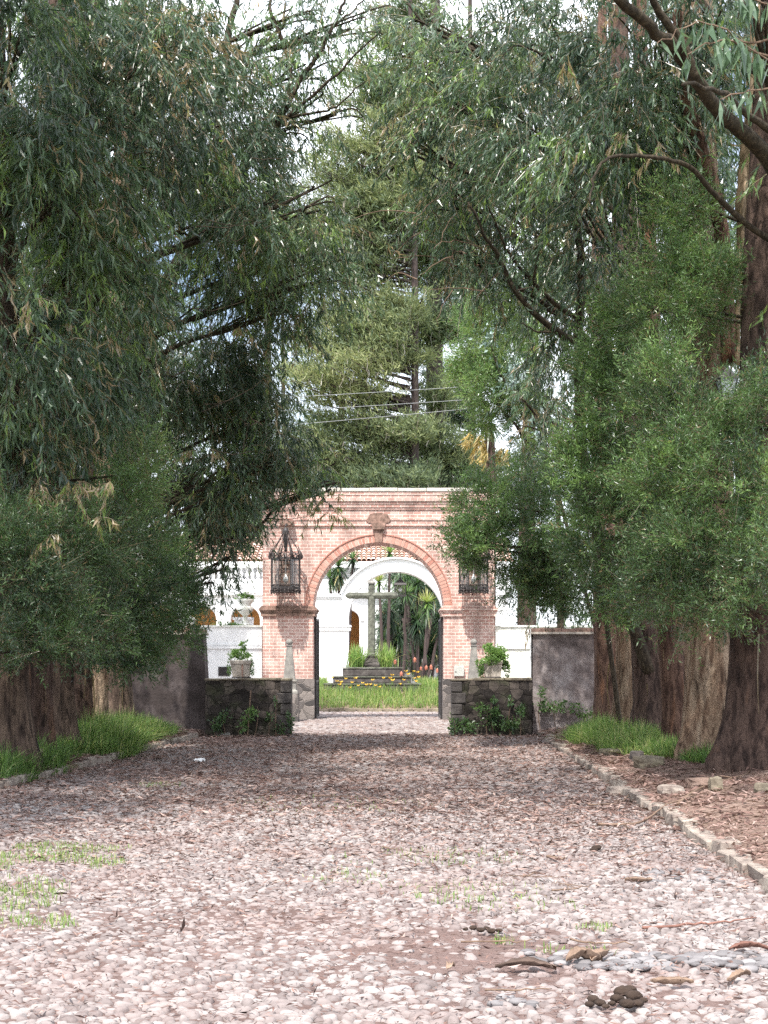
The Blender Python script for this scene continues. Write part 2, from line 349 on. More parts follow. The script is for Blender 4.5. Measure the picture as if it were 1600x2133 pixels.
def dirtmat(name, stops):
    k = NT(name); c = k.coord()
    f = k.math('ADD', k.math('MULTIPLY', k.noise(c, 0.9, 7), 0.5), k.math('MULTIPLY', k.noise(c, 24, 6, 0.7), 0.5))
    col = k.ramp(f, stops)
    return k.done(col, 0.95, k.bump(k.noise(c, 16, 8, 0.75), 0.9, 0.03), 0.15)
M['cobble'] = stonemat()
M['dirt'] = dirtmat('road_earth', [(0.3, (0.082, 0.055, 0.048)), (0.5, (0.165, 0.115, 0.104)), (0.7, (0.25, 0.192, 0.178))])
M['bank'] = dirtmat('bank_earth', [(0.3, (0.095, 0.064, 0.050)), (0.5, (0.205, 0.142, 0.115)), (0.7, (0.30, 0.225, 0.19))])
M['yard'] = dirtmat('pale_paving', [(0.3, (0.30, 0.25, 0.23)), (0.5, (0.42, 0.37, 0.35)), (0.7, (0.52, 0.47, 0.45))])
M['field'] = dirtmat('field_grass', [(0.3, (0.045, 0.07, 0.025)), (0.5, (0.075, 0.11, 0.035)), (0.7, (0.11, 0.14, 0.05))])
def glassmat():
    k = NT('old_glass')
    a = k.n('BsdfTransparent'); a.inputs[0].default_value = (0.80, 0.80, 0.78, 1)
    b = k.n('BsdfGlossy'); b.inputs[0].default_value = (0.7, 0.7, 0.7, 1); b.inputs['Roughness'].default_value = 0.15
    ms = k.n('MixShader'); ms.inputs[0].default_value = 0.07; k.l(a.outputs[0], ms.inputs[1]); k.l(b.outputs[0], ms.inputs[2])
    o = k.n('OutputMaterial'); k.l(ms.outputs[0], o.inputs[0]); return k.m
M['glass'] = glassmat()

# ---------------------------------------------------------------- ground, road, verges
def xl(Y): return -4.07 - (31.6 - Y) * 0.0442
def xr(Y): return 3.43 - (31.6 - Y) * 0.0385
class Noise3:
    def __init__(s, seed, k=9):
        g = np.random.default_rng(seed); s.w = g.normal(0, 1, (k, 3)); s.p = g.uniform(0, 6.28, k); s.a = 1/np.sqrt(np.arange(1, k+1))
        s.w *= np.linspace(0.6, 2.6, k)[:, None]
    def __call__(s, v, f=1.0):
        v = np.asarray(v, float)
        return (np.sin(v @ (s.w.T * f) + s.p) * s.a).sum(-1) / s.a.sum() * 1.8
NZ = Noise3(5); NZ2 = Noise3(8)
def bankz(d, x, Y):
    q = np.stack([x, Y, 0*x], -1)
    n = NZ(q, 1.3)*0.05 + NZ2(q, 3.0)*0.025
    f = np.clip(d / 0.8, 0, 1)
    return 0.11 + 0.085*np.clip(d, 0, 3.2) + 0.02*np.clip(d-3.2, 0, 9) + n*f
def road_z(x, Y):
    return NZ(np.stack([x, Y, 0*x], -1), 0.9) * 0.018
def grid_mesh(name, X, Y, Z, m, smooth=True):
    a, b = X.shape
    mb = MB(); i = np.arange(a-1)[:, None]*b; j = np.arange(b-1)[None]
    f = np.stack([i+j, i+j+1, i+b+j+1, i+b+j], -1).reshape(-1, 4)
    mb.add(np.stack([X, Y, Z], -1).reshape(-1, 3), f)
    return mb.build(name, m, None, smooth)
mb = MB(); mb.add([[-900, -300, -.06], [900, -300, -.06], [900, 1500, -.06], [-900, 1500, -.06]], [[0, 1, 2, 3]])
struct(mb.build('ground', M['field']))
Yv = np.linspace(0.5, 32.6, 150); u = np.linspace(0, 1, 40)
YY, UU = np.meshgrid(Yv, u, indexing='ij')
XX = xl(YY)-0.15 + (xr(YY)-xl(YY)+0.3)*UU
struct(grid_mesh('road', XX, YY, road_z(XX, YY)-0.004, M['dirt']))
mb = MB(); mb.add([[-13, 32.6, -.008], [13, 32.6, -.008], [13, 90, -.008], [-13, 90, -.008]], [[0, 1, 2, 3]])
struct(mb.build('courtyard', M['yard']))
dv = np.concatenate([[0.0], np.linspace(0.001, 4, 28), np.linspace(4.6, 13, 12)])
Yb = np.linspace(0.5, 32.9, 160)
YB, DB = np.meshgrid(Yb, dv, indexing='ij')
for sg, ex in ((-1, xl), (1, xr)):
    X = ex(YB) + sg*(DB+0.06)
    Z = bankz(DB, X, YB) - .03*(DB < .1); Z[:, 0] = -.15; X[:, 0] = X[:, 1] - sg*.02
    if sg < 0: o = grid_mesh('verge', X[:, ::-1], YB[:, ::-1], Z[:, ::-1], M['bank'])
    else: o = grid_mesh('verge', X, YB, Z, M['bank'])
    struct(o)
def ground_z(x, Y):
    x = np.asarray(x, float); Y = np.asarray(Y, float)
    dl = xl(Y) - x; dr = x - xr(Y)
    d = np.maximum(dl, dr) - 0.06
    return np.where((d > 0) & (Y < 32.9), bankz(np.maximum(d, 0), x, Y), road_z(x, Y)*(Y < 32.6))

# cobbles bedded in the road, one sheet of stones
def cobbles(name, xa, xb, Y0, Y1, sp, zoff, keep, m, h0=.010, h1=.034):
    rows = int((Y1-Y0)/(sp*0.80)); pts = []
    for r in range(rows):
        y = Y0 + r*sp*0.80; a, b = xa(y), xb(y)
        xs = np.arange(a, b, sp) + (sp/2 if r % 2 else 0)
        pts.append(np.stack([xs, np.full(len(xs), y)], -1))
    p = np.concatenate(pts); n = len(p)
    p = p + rg.normal(0, sp*0.11, p.shape)
    k = keep(p); p = p[k]; n = len(p)
    S = 8; a = np.linspace(0, 2*PI, S, endpoint=False)[None] + rg.uniform(0, 1, (n, 1))
    ra = sp*0.66*rg.uniform(0.78, 1.12, (n, 1)); rb = sp*0.52*rg.uniform(0.75, 1.1, (n, 1))
    sz = np.exp(rg.normal(0, .16, (n, 1))); ra = ra*sz; rb = rb*sz
    jr = rg.uniform(0.66, 1.2, (n, S)); th = rg.normal(0, 0.5, (n, 1))
    ex, ey = np.cos(a)*ra*jr, np.sin(a)*rb*jr
    dx, dy = ex*np.cos(th)-ey*np.sin(th), ex*np.sin(th)+ey*np.cos(th)
    hgt = rg.uniform(h0, h1, n); base = road_z(p[:, 0], p[:, 1])*(p[:, 1] < 32.6) + zoff + rg.normal(0, 0.005, n)
    base = base + NZ2(np.stack([p[:, 0], p[:, 1], 0*p[:, 0]], -1), 0.8)*0.009
    tilt = rg.normal(0, 0.14, (n, 2))
    V = []
    for q, hh in ((1.0, -0.5), (0.84, 0.52), (0.52, 0.90)):
        V.append(np.stack([p[:, :1]+dx*q, p[:, 1:]+dy*q, (base + hgt*hh)[:, None] + (dx*tilt[:, :1] + dy*tilt[:, 1:])*q], -1))
    V.append(np.stack([p[:, :1], p[:, 1:], (base+hgt)[:, None]], -1))
    V = np.concatenate(V, 1)                                   # n, 25, 3
    j = np.arange(S); k2 = (j+1) % S
    f = np.concatenate([np.stack([j, k2, S+k2, S+j], -1), np.stack([S+j, S+k2, 2*S+k2, 2*S+j], -1)])
    ft = np.stack([2*S+j, 2*S+k2, np.full(S, 3*S)], -1)
    off = (np.arange(n)*(3*S+1))[:, None, None]
    mb = MB(); mb.add(V.reshape(-1, 3), (f[None]+off).reshape(-1, 4), np.repeat(rg.uniform(0, 1, n), 3*S+1))
    mb.f.append((ft[None]+off).reshape(-1, 3))
    return struct(mb.build(name, m, None, True))
def keep_road(p):
    q = np.stack([p[:, 0], p[:, 1], 0*p[:, 0]], -1)
    return NZ(q, 0.75) + rg.normal(0, 0.25, len(p)) < 0.78
cobbles('cobblestones', lambda y: xl(y)+0.02, lambda y: xr(y)-0.02, 4.6, 15.0, 0.068, -0.009, keep_road, M['cobble'], .010, .030)
cobbles('cobblestones', lambda y: xl(y)+0.02, lambda y: xr(y)-0.02, 15.0, 32.4, 0.098, -0.010, keep_road, M['cobble'], .009, .032)
cobbles('cobblestones', lambda y: -3.9, lambda y: 3.4, 32.7, 50.0, 0.15, -0.004, lambda p: rg.uniform(0, 1, len(p)) < 0.93, M['cobble'])

# kerbs: long rough stones set on edge
def kerb(ex, Y0, Y1, sg, gap, mk):
    mb = MB(); y = Y0
    while y < Y1:
        L = R.uniform(0.35, 0.75)
        if R.random() > gap:
            hh = R.uniform(0.095, 0.135); wd = R.uniform(0.14, 0.22)
            x = ex(y + L/2) + sg*wd/2 + R.uniform(-.03, .03)
            mb.box(x-wd/2, x+wd/2, y, y+L-0.02, -0.05, hh, R.random(), -math.atan(0.041) + R.uniform(-.09, .09), 0.024)
        y += L
    o = mb.build('kerb', mk); bevel(o, 0.010, 1); struct(o)
kerb(xr, 5.0, 31.4, 1, 0.04, M['kerbstone']); kerb(xl, 5.0, 31.2, -1, 0.06, M['kerbstone'])
mb = MB()                                                      # flat stones of the walkway beside the right kerb
for px, py, a, b in ((1552, 1806, .17, .13), (1490, 1784, .20, .12), (1592, 1800, .2, .16), (1568, 1846, .12, .08), (1530, 1764, .22, .15), (1602, 1866, .15, .10)):
    c = G(px, py, 0.12); c[0] = max(c[0], xr(c[1]) + .42 + a/2); mb.box(c[0]-a/2, c[0]+a/2, c[1]-b*1.1, c[1]+b*1.1, 0.02, 0.155+R.uniform(0, .02), R.random(), R.uniform(-.2, .2), 0.012)
o = mb.build('walkway', M['kerbstone']); bevel(o, 0.008, 2); struct(o)

# ---------------------------------------------------------------- brick gateway
YG = 42.0
def gz(py): return zz(py, YG)
def gx(px): return xx(px, YG)
X0, X1 = gx(547), gx(1030); AC = gx(788.5); AR = 1.935; AZ = gz(1266)
gate = thing('brick_gateway', 'tall red brick gateway with round arch, stepped brick cornice and dark stone pier feet', 'gateway', ((X0+X1)/2, YG+0.6, 0))
def arch_pts(cx, cz, r, n=40, a0=0.0, a1=PI): return [(cx + r*math.cos(a), cz + r*math.sin(a)) for a in np.linspace(a0, a1, n)]
ztop = gz(1049)
out = [(X0, 0), (X0, ztop), (X1, ztop), (X1, 0), (AC+AR, 0)] + arch_pts(AC, AZ, AR, 48) + [(AC-AR, 0)]
mb = MB(); mb.prism(out[::-1], YG, YG+1.25); mb.build('wall', M['brick'], gate)
mb = MB()
def course(py0, py1, p, mbx=None):
    (mbx or mb).box(X0-p, X1+p, YG-p, YG+1.25+p, gz(py1), gz(py0))
course(1025.3, 1031.6, .125); course(1031.9, 1037.8, .110); course(1038.1, 1044.6, .120); course(1044.9, 1050.8, .080); course(1051.0, 1057.0, .060); course(1057.2, 1061.6, .035)
mb.build('cornice', M['brick'], gate)
mb = MB()
for a, b, p in ((1081.5, 1084, .055), (1084.2, 1090.3, .032), (1090.5, 1096.2, .045)):
    mb.box(X0-p, X1+p, YG-p, YG-0.002, gz(b), gz(a))
mb.build('string_course', M['brick'], gate)
mb = MB(); x = X0-.15
while x < X1+.15:
    L = min(R.uniform(.7, 1.1), X1+.15-x); mb.box(x, x+L-.008, YG-.15, YG+1.40, gz(1025.0), gz(1017.5)+R.uniform(-.008, .008), 0); x += L
o = mb.build('coping', M['coping'], gate); bevel(o, .015)
mb = MB()                                                      # ring of voussoirs
nv = 64; r0, r1 = AR+.003, AR+.215
for i in range(nv):
    a0 = PI*(i+0.09)/nv; a1 = PI*(i+0.91)/nv
    pr = R.uniform(.020, .030)
    q = [(AC+r*math.cos(a), AZ+r*math.sin(a)) for r, a in ((r0, a0), (r1, a0), (r1, a1), (r0, a1))]
    mb.prism(q[::-1], YG-pr, YG-.002, R.random())
mb.build('voussoir', M['brick_s'], gate).name = 'voussoir_ring'
mb = MB(); q = arch_pts(AC, AZ, r1, 60) + arch_pts(AC, AZ, r0, 60)[::-1]
mb.prism(q[::-1], YG-.012, YG-.001); mb.build('mortar_bed', M['mortar'], gate)
mb = MB(); q = arch_pts(AC, AZ, r1+.035, 60) + arch_pts(AC, AZ, r1+.004, 60)[::-1]
mb.prism(q[::-1], YG-.045, YG-.001); mb.build('arch_moulding', M['brick_s'], gate)
mb = MB()                                                      # keystone with a spreading mossy cap
kx = AC
mb.prism([(kx-.10, gz(1130)), (kx+.10, gz(1130)), (kx+.13, gz(1104)), (kx-.13, gz(1104))], YG-.10, YG+.0)
mb.prism([(kx-.17, gz(1103.5)), (kx+.17, gz(1103.5)), (kx+.21, gz(1090)), (kx-.21, gz(1090))], YG-.16, YG+.0)
mb.build('keystone', M['brick_old'], gate)
mb = MB(); mb.prism([(kx-.30, gz(1089.6)), (kx+.30, gz(1089.6)), (kx+.36, gz(1083.5)), (kx+.26, gz(1071)), (kx+.10, gz(1069)), (kx-.12, gz(1069)), (kx-.26, gz(1072)), (kx-.36, gz(1083.5))], YG-.07, YG-.0)
mb.build('keystone_cap', M['brick_old'], gate)
JL, JR = AC-AR, AC+AR
for a, b in ((X0, JL), (JR, X1)):
    mb = MB()
    mb.box(a-.115, b+.115, YG-.115, YG+1.36, gz(1271.6), gz(1267.4))
    mb.box(a-.085, b+.085, YG-.085, YG+1.33, gz(1275.6), gz(1271.8))
    mb.box(a-.055, b+.055, YG-.055, YG+1.30, gz(1283.5), gz(1275.8))
    mb.prism([(a-.03, gz(1262)), (b+.03, gz(1262)), (b+.10, gz(1267.2)), (a-.10, gz(1267.2))][::-1], YG-.06, YG+1.30)
    mb.build('impost', M['brick_old'] if a == X0 else M['brick'], gate)
    mb = MB()
    mb.box(a-.03, b+.03, YG-.03, YG+1.28, 0, gz(1414))
    mb.build('stone_foot', M['pierstone'], gate)
# brackets above the lanterns
LX = [gx(598), gx(984)]
for x in LX:
    mb = MB(); mb.prism([(x-.10, gz(1096)), (x+.10, gz(1096)), (x+.22, gz(1088)), (x-.22, gz(1088))], YG-.30, YG-.046)
    mb.build('corbel', M['brick_old'], gate)
    mb = MB(); mb.tube([(x, YG-.05, gz(1094)), (x, YG-.35, gz(1094)), (x, YG-.52, gz(1097)), (x, YG-.55, gz(1101))], .022, 8); mb.build('hook', M['iron'], gate)

# ---------------------------------------------------------------- wrought-iron lanterns
def lantern(x, label):
    yc = YG-.55
    z = lambda py: zz(py, yc)
    t = thing('hanging_lantern', label, 'lantern', (x, yc, z(1237)), 'iron lanterns on the brick gateway')
    r = .44
    mb = MB()
    mb.lathe([(.015, 0), (.05, .02), (.035, .10), (.055, .14), (.055, .36), (.075, .42), (.06, .50), (.10, .58), (.075, .66), (.05, .70), (.02, .72)], (x, yc, z(1150)), 10)
    o = mb.build('stem', M['iron'], t, True)
    mb = MB()
    for i in range(8):
        a = PI/8 + i*PI/4; c, s = math.cos(a), math.sin(a)
        pts = [(x+c*q, yc+s*q, zz_) for q, zz_ in ((.05, z(1104)), (.10, z(1112)), (.18, z(1123)), (.30, z(1136)), (.40, z(1148)), (r, z(1163)))]
        mb.tube(pts, .012, 5)
        for k in range(4):                                     # beads and curls on the bars
            p = np.array(pts[1+k]); mb.lathe([(0.004, -.03), (.028, 0), (.004, .03)], p, 6)
    mb.build('crown_bar', M['rusty'], t).name = 'crown_bars'
    mb = MB()
    for i in range(16):
        a = PI/8 + i*PI/8; c, s = math.cos(a), math.sin(a); e = r+.01
        zb = z(1164)
        hgt = .36 if i % 2 == 0 else .2
        wv = np.linspace(0, 1, 7)
        rad = e + .05*np.sin(wv*PI*1.5)
        mb.tube([(x+c*q, yc+s*q, zb+hgt*v) for q, v in zip(rad, wv)], np.linspace(.030, .006, 7), 5)
        for sd in (-1, 1):                                     # scrolls either side
            th = np.linspace(0, 4.6, 9); rr = np.linspace(.075, .02, 9)
            cx, cz = .075*sd, zb+.10
            mb.tube([(x+c*e - s*(cx+sd*q*math.cos(v)), yc+s*e + c*(cx+sd*q*math.cos(v)), cz+q*math.sin(v)) for v, q in zip(th, rr)], .010, 4)
    mb.build('filigree', M['rusty'], t)
    mb = MB()
    def ring(zc, hh, rr, th=.02):
        for i in range(8):
            a, b = PI/8+i*PI/4, PI/8+(i+1)*PI/4
            p = [(x+math.cos(q)*rr, yc+math.sin(q)*rr) for q in (a, b)]; pi = [(x+math.cos(q)*(rr-th), yc+math.sin(q)*(rr-th)) for q in (a, b)]
            v = [(*p[0], zc), (*p[1], zc), (*pi[1], zc), (*pi[0], zc), (*p[0], zc+hh), (*p[1], zc+hh), (*pi[1], zc+hh), (*pi[0], zc+hh)]
            mb.add(v, np.array([[0,3,2,1],[4,5,6,7],[0,1,5,4],[1,2,6,5],[2,3,7,6],[3,0,4,7]]))
    ring(z(1166.5), .055, r+.012); ring(z(1226.5), .05, r+.012); ring(z(1219), .022, r+.008); ring(z(1233.5), .03, r-.03)
    for i in range(8):
        a = PI/8+i*PI/4
        mb.tube([(x+math.cos(a)*r, yc+math.sin(a)*r, z(1231)), (x+math.cos(a)*r, yc+math.sin(a)*r, z(1164))], .016, 6)
        a += PI/8
        mb.tube([(x+math.cos(a)*r*.925, yc+math.sin(a)*r*.925, z(1226)), (x+math.cos(a)*r*.925, yc+math.sin(a)*r*.925, z(1164))], .007, 5)
    mb.build('cage', M['iron'], t)
    mb = MB()
    for i in range(8):
        a, b = PI/8+i*PI/4, PI/8+(i+1)*PI/4; q = r-.012
        mb.add([(x+math.cos(a)*q, yc+math.sin(a)*q, z(1224)), (x+math.cos(b)*q, yc+math.sin(b)*q, z(1224)), (x+math.cos(b)*q, yc+math.sin(b)*q, z(1167)), (x+math.cos(a)*q, yc+math.sin(a)*q, z(1167))], [[0, 1, 2, 3]])
    mb.build('pane', M['glass'], t).name = 'panes'
    mb = MB()
    for i in range(24):                                        # pierced skirt with drops
        a = i*PI/12; q = r*.97
        mb.lathe([(.004, 0), (.024, .03), (.010, .06), (.030, .10), (.012, .15)], (x+math.cos(a)*q, yc+math.sin(a)*q, z(1238.5)+(.03 if i % 3 else 0)), 5)
        th = np.linspace(0, 5, 8)
        mb.tube([(x+math.cos(a+.045*math.cos(v)*2)*q, yc+math.sin(a+.045*math.cos(v)*2)*q, z(1222.5)+.05*math.sin(v)) for v in th], .008, 4)
    mb.lathe([(.30, 0), (.40, .06), (.41, .08)], (x, yc, z(1235)), 8)
    mb.build('skirt', M['rusty'], t)
    mb = MB(); mb.lathe([(.02, 0), (.062, .03), (.075, .10), (.066, .17), (.03, .21), (.016, .26)], (x, yc, z(1214.5)), 14)
    b = mb.build('bulb', M['bulb'], t, True)
    mb = MB(); mb.tube([(x, yc, z(1196.5)), (x, yc, z(1152))], .009, 6); mb.build('flex', M['cable'], b)
    return t
lantern(LX[0], 'large black iron lantern hanging clear of leaves on brick to the left of the arch')
lantern(LX[1], 'large black iron lantern whose top is hidden by leaves, right of the arch')

# ---------------------------------------------------------------- iron gate leaves folded open
for xg, sg, lab in ((JL+.045, 1, 'black iron gate leaf folded open against the left jamb of the brick arch'), (JR-.045, -1, 'black iron gate leaf folded open against the right jamb of the brick arch')):
    t = thing('gate_leaf', lab, 'gate', (xg, 42.35, 0), 'open iron gate leaves')
    mb = MB(); zt = gz(1284)
    for y in (42.40, 44.28): mb.box(xg-.03, xg+.03, y-.03, y+.03, .05, zt)
    for zc in (.10, 1.15, zt-.06): mb.box(xg-.022, xg+.022, 42.431, 44.249, zc-.03, zc+.03)
    mb.build('frame', M['iron'], t)
    mb = MB()
    for k in range(14): mb.tube([(xg, 42.53+k*.13, .13), (xg, 42.53+k*.13, zt-.09)], .012, 5)
    mb.build('bars', M['iron'], t)
    mb = MB(); mb.box(xg-.006, xg+.006, 42.431, 44.249, .131, 1.119); mb.build('sheet', M['iron'], t)
    for zc in (.6, 2.6):
        mb = MB(); mb.tube([(xg-.035*sg, 42.36, zc), (xg-.035*sg, 42.36, zc+.14)], .03, 8); mb.build('hinge', M['iron'], t)

# ---------------------------------------------------------------- low stone walls, planters on them
def stone_wall(px0, px1, lab):
    Y = 31.6; a, b = xx(px0, Y), xx(px1, Y); zt = zz(1413, Y)
    t = thing('stone_wall', lab, 'stone wall', ((a+b)/2, Y+.35, 0), 'low stone walls before the gateway')
    nx = 44; nzv = 30
    mb = MB()
    gx_ = np.linspace(a, b, nx); gz_ = np.linspace(-.02, zt-.05, nzv)
    X, Z = np.meshgrid(gx_, gz_, indexing='ij')
    q = np.stack([X*1.0, Z*1.3, 0*X+px0], -1)
    dd = NZ(q, 4.5)*.018 + NZ2(q, 9.0)*.012
    def face(Yf, s):
        i = np.arange(nx-1)[:, None]*nzv; j = np.arange(nzv-1)[None]
        f = np.stack([i+j, i+nzv+j, i+nzv+j+1, i+j+1], -1).reshape(-1, 4)
        mb.add(np.stack([X, Yf+dd*s, Z], -1).reshape(-1, 3), f if s > 0 else f[:, ::-1])
    face(Y, 1); face(Y+.7, -1)
    mb.box(a+.02, b-.02, Y+.04, Y+.66, -.02, zt-.05)
    mb.box(a, a+.019, Y+.02, Y+.68, -.02, zt-.052); mb.box(b-.019, b, Y+.02, Y+.68, -.02, zt-.052)
    mb.build('masonry', M['rubble'], t, False)
    mb = MB(); x = a-.02
    while x < b:
        L = min(R.uniform(.3, .55), b+.02-x)
        mb.box(x, x+L-.012, Y-.025, Y+.72, zt-.052, zt+R.uniform(-.012, .012), 0, 0, .008); x += L
    o = mb.build('coping', M['mossy'], t); bevel(o, .015)
    mb = MB(); x = b-.30 if px0 < 800 else a                      # squared corner stones
    for k in range(5):
        wv = .30 if k % 2 else .22
        z0 = k*(zt-.06)/5; z1 = (k+1)*(zt-.06)/5-.015
        xa = (b-wv, b+.015) if px0 < 800 else (a-.015, a+wv)
        mb.box(xa[0], xa[1], Y-.035, Y+.3, z0, z1, R.random(), 0, .008)
    o = mb.build('quoin', M['darkstone'], t); o.name = 'quoins'; bevel(o, .02)
    return t
stone_wall(428, 605, 'low dark field stone wall carrying the pot with cracked front, left of the road end')
stone_wall(942, 1108, 'low dark field stone wall carrying the ivy-covered pot, right of the road end')

# ---------------------------------------------------------------- plaster walls
def plaster_wall(out, Y, lab, x0, x1, zt, pm='plaster'):
    t = thing('plaster_wall', lab, 'wall', ((x0+x1)/2, Y+.3, 0), 'bare plaster walls flanking the road end')
    mb = MB(); mb.prism(out[::-1], Y, Y+.6); o = mb.build('plaster', M[pm], t)
    mb = MB(); mb.box(x0-.05, x1+.05, Y-.07, Y+.67, zt+.001, zt+.05); o = mb.build('ledge', M['terracotta'], t)
    mb = MB(); x = x0-.03
    while x < x1:
        L = min(.34, x1+.03-x); mb.box(x, x+L-.014, Y-.05, Y+.65, zt+.052, zt+.135+R.uniform(-.01, .01), R.random(), 0, .006); x += L
    o = mb.build('coping', M['brick_old'], t)
    return t
Yp = 32.3
xa, xb = -7.6, xx(423, Yp); zt = zz(1322, Yp)
plaster_wall([(xa, -.02), (xa, zt), (xb, zt), (xb+.02, zt-.3), (xb+.045, zt-.8), (xb+.07, 1.2), (xb+.07, -.02)], Yp, 'dark grey plaster wall in shade with brick coping, left of the gateway', xa, xb, zt, 'plaster_shaded')
xa, xb = xx(1110, Yp), 8.2; zt = zz(1321, Yp)
plaster_wall([(xa, -.02), (xa, zt), (xb, zt), (xb, -.02)], Yp, 'mottled purple grey plaster wall beside the right row of trunks', xa, xb, zt)
t = thing('return_wall', 'white painted wall end showing beside the right plaster wall', 'wall', (xx(1108, 32.3)+.5, 37, 0))
mb = MB(); xa2 = xx(1106.5, 32.3)
mb.add([(xa2-.03, 32.3, 0), (xa2, 32.3, 0), (xa2+1.25, 41.8, 0), (xa2+1.0, 41.8, 0), (xa2-.03, 32.3, zt+.12), (xa2, 32.3, zt+.12), (xa2+1.25, 41.8, zt+.12), (xa2+1.0, 41.8, zt+.12)], np.array([[0,3,2,1],[4,5,6,7],[0,1,5,4],[1,2,6,5],[2,3,7,6],[3,0,4,7]]))
mb.build('wall', M['white'], t)

# white side walls joining the gateway
def side_wall(x0, x1, lab, old):
    Y = 42.2; t = thing('side_wall', lab, 'wall', ((x0+x1)/2, Y+.2, 0), 'white walls joining the gateway')
    zt = zz(1306, Y)
    mb = MB(); mb.box(x0, x1, Y, Y+.4, 0, zt); mb.build('wall', M[old], t)
    mb = MB(); mb.box(x0-.01, x1-.001, Y-.03, Y-.001, zz(1345, Y), zz(1341, Y)); mb.box(x0-.01, x1-.001, Y-.05, Y-.002, zz(1351, Y), zz(1346, Y)); mb.build('moulding', M['white'], t)
    mb = MB(); mb.box(x0-.03, x1-.001, Y-.045, Y+.45, zt+.001, zt+.05); mb.build('coping', M['white_old'], t)
    return t
side_wall(-7.2, X0-.035, 'white wall with moulded band left of the brick gateway, under the urn', 'white')
side_wall(X1+.035, 6.2, 'white wall with yellow lichen right of the brick gateway', 'white_old')
mb = MB(); a, b = xx(455, 42.2), xx(478, 42.2)
t = thing('wall_grille', 'small dark grille low in the white wall behind the left pot', 'grille', ((a+b)/2, 42.19, zz(1408, 42.2)))
mb = MB(); mb.box(a, b, 42.17, 42.198, zz(1408, 42.2), zz(1389, 42.2)); mb.build('back', M['iron'], t)
mb = MB()
for k in range(6): mb.box(a+.03+k*.053, a+.045+k*.053, 42.155, 42.169, zz(1407, 42.2), zz(1390, 42.2))
mb.build('bars', M['rusty'], t)
t = thing('meter_box', 'pale metal meter box on the foot of the right brick pier', 'box', (gx(955.5), YG-.09, gz(1408)))
mb = MB(); mb.box(gx(945.5), gx(966.5), YG-.15, YG-.033, gz(1409), gz(1388)); bevel(mb.build('case', M['metalbox'], t), .01)
mb = MB(); mb.box(gx(946.5), gx(965.5), YG-.16, YG-.152, gz(1408), gz(1389.2)); d = mb.build('door', M['metalbox'], t)
mb = MB(); mb.tube([(gx(949), YG-.175, gz(1399)), (gx(949), YG-.161, gz(1399))], .015, 8); mb.build('lock', M['iron'], d)

# back wall with urn
Yw = 44.2
t = thing('garden_wall', 'white moulded wall top behind the urn, beyond the side wall', 'wall', (-5.2, Yw+.2, 0))
mb = MB(); mb.box(xx(488, Yw), X0-.5, Yw, Yw+.35, 0, zz(1291, Yw)); mb.build('wall', M['white'], t)
mb = MB(); mb.box(xx(485, Yw), X0-.5, Yw-.08, Yw+.43, zz(1290.8, Yw), zz(1285.5, Yw)); mb.build('moulding', M['white'], t)
yu = 42.4; s = yu/F
t = thing('stone_urn', 'white lichened stone urn of pale flowers standing on the white wall', 'urn', (xx(511, yu), yu, zz(1306, 42.2)+.05))
zb = ORG[t][2]; k = (zz(1248, yu)-zb)/1.0
mb = MB(); c = (xx(511, yu), yu, zb)
mb.lathe([(.135, 0), (.135, .10*k)], c, 4, sq=True)
mb.lathe([(.12, .10*k+.001), (.13, .14*k), (.075, .20*k), (.06, .32*k), (.085, .38*k), (.14, .44*k), (.235, .56*k), (.25, .64*k), (.21, .70*k), (.17, .76*k), (.20, .84*k), (.245, .93*k), (.25, 1.0*k), (.20, 1.0*k), (.18, .9*k)], c, 18)
mb.build('bowl', M['white_old'], t, True)
UR = t

# ---------------------------------------------------------------- planters and obelisks
def planter(px, py0, py1, w0, w1, lab, crack):
    Y = 31.95; c = (xx(px, Y), Y, zz(1413, 31.6)+.005)
    t = thing('flower_pot', lab, 'flower pot', c)
    hgt = zz(py1, Y)-zz(py0, Y)
    mb = MB(); a, b = w0/2*Y/F, w1/2*Y/F
    mb.lathe([(a*1.12, 0), (a*1.12, .025)], c, 4, sq=True); sau = mb.build('saucer', M['darkstone'], t)
    mb = MB(); mb.lathe([(a, .027), (b*.98, hgt-.09), (b*1.04, hgt-.085), (b*1.08, hgt-.01), (b*1.02, hgt), (b*.9, hgt), (b*.88, hgt-.06)], c, 4, sq=True)
    pot = mb.build('pot', M['terracotta'], t); bevel(pot, .012)
    if crack:
        mb = MB(); mb.box(c[0]+.03, c[0]+.055, c[1]-b*.99-.012, c[1]-a*.7, c[2]+.02, c[2]+hgt*.72, 0, 0, .012); mb.build('stain', M['brick_old'], pot)
    return t, c, hgt, b
POT1 = planter(503, 1408, 1371, 33, 41, 'pale square flower pot with dark stain and loose plant, on the left low wall', True)
POT2 = planter(1026, 1408, 1371, 31, 38, 'pale square flower pot buried in green ivy on the right low wall', False)
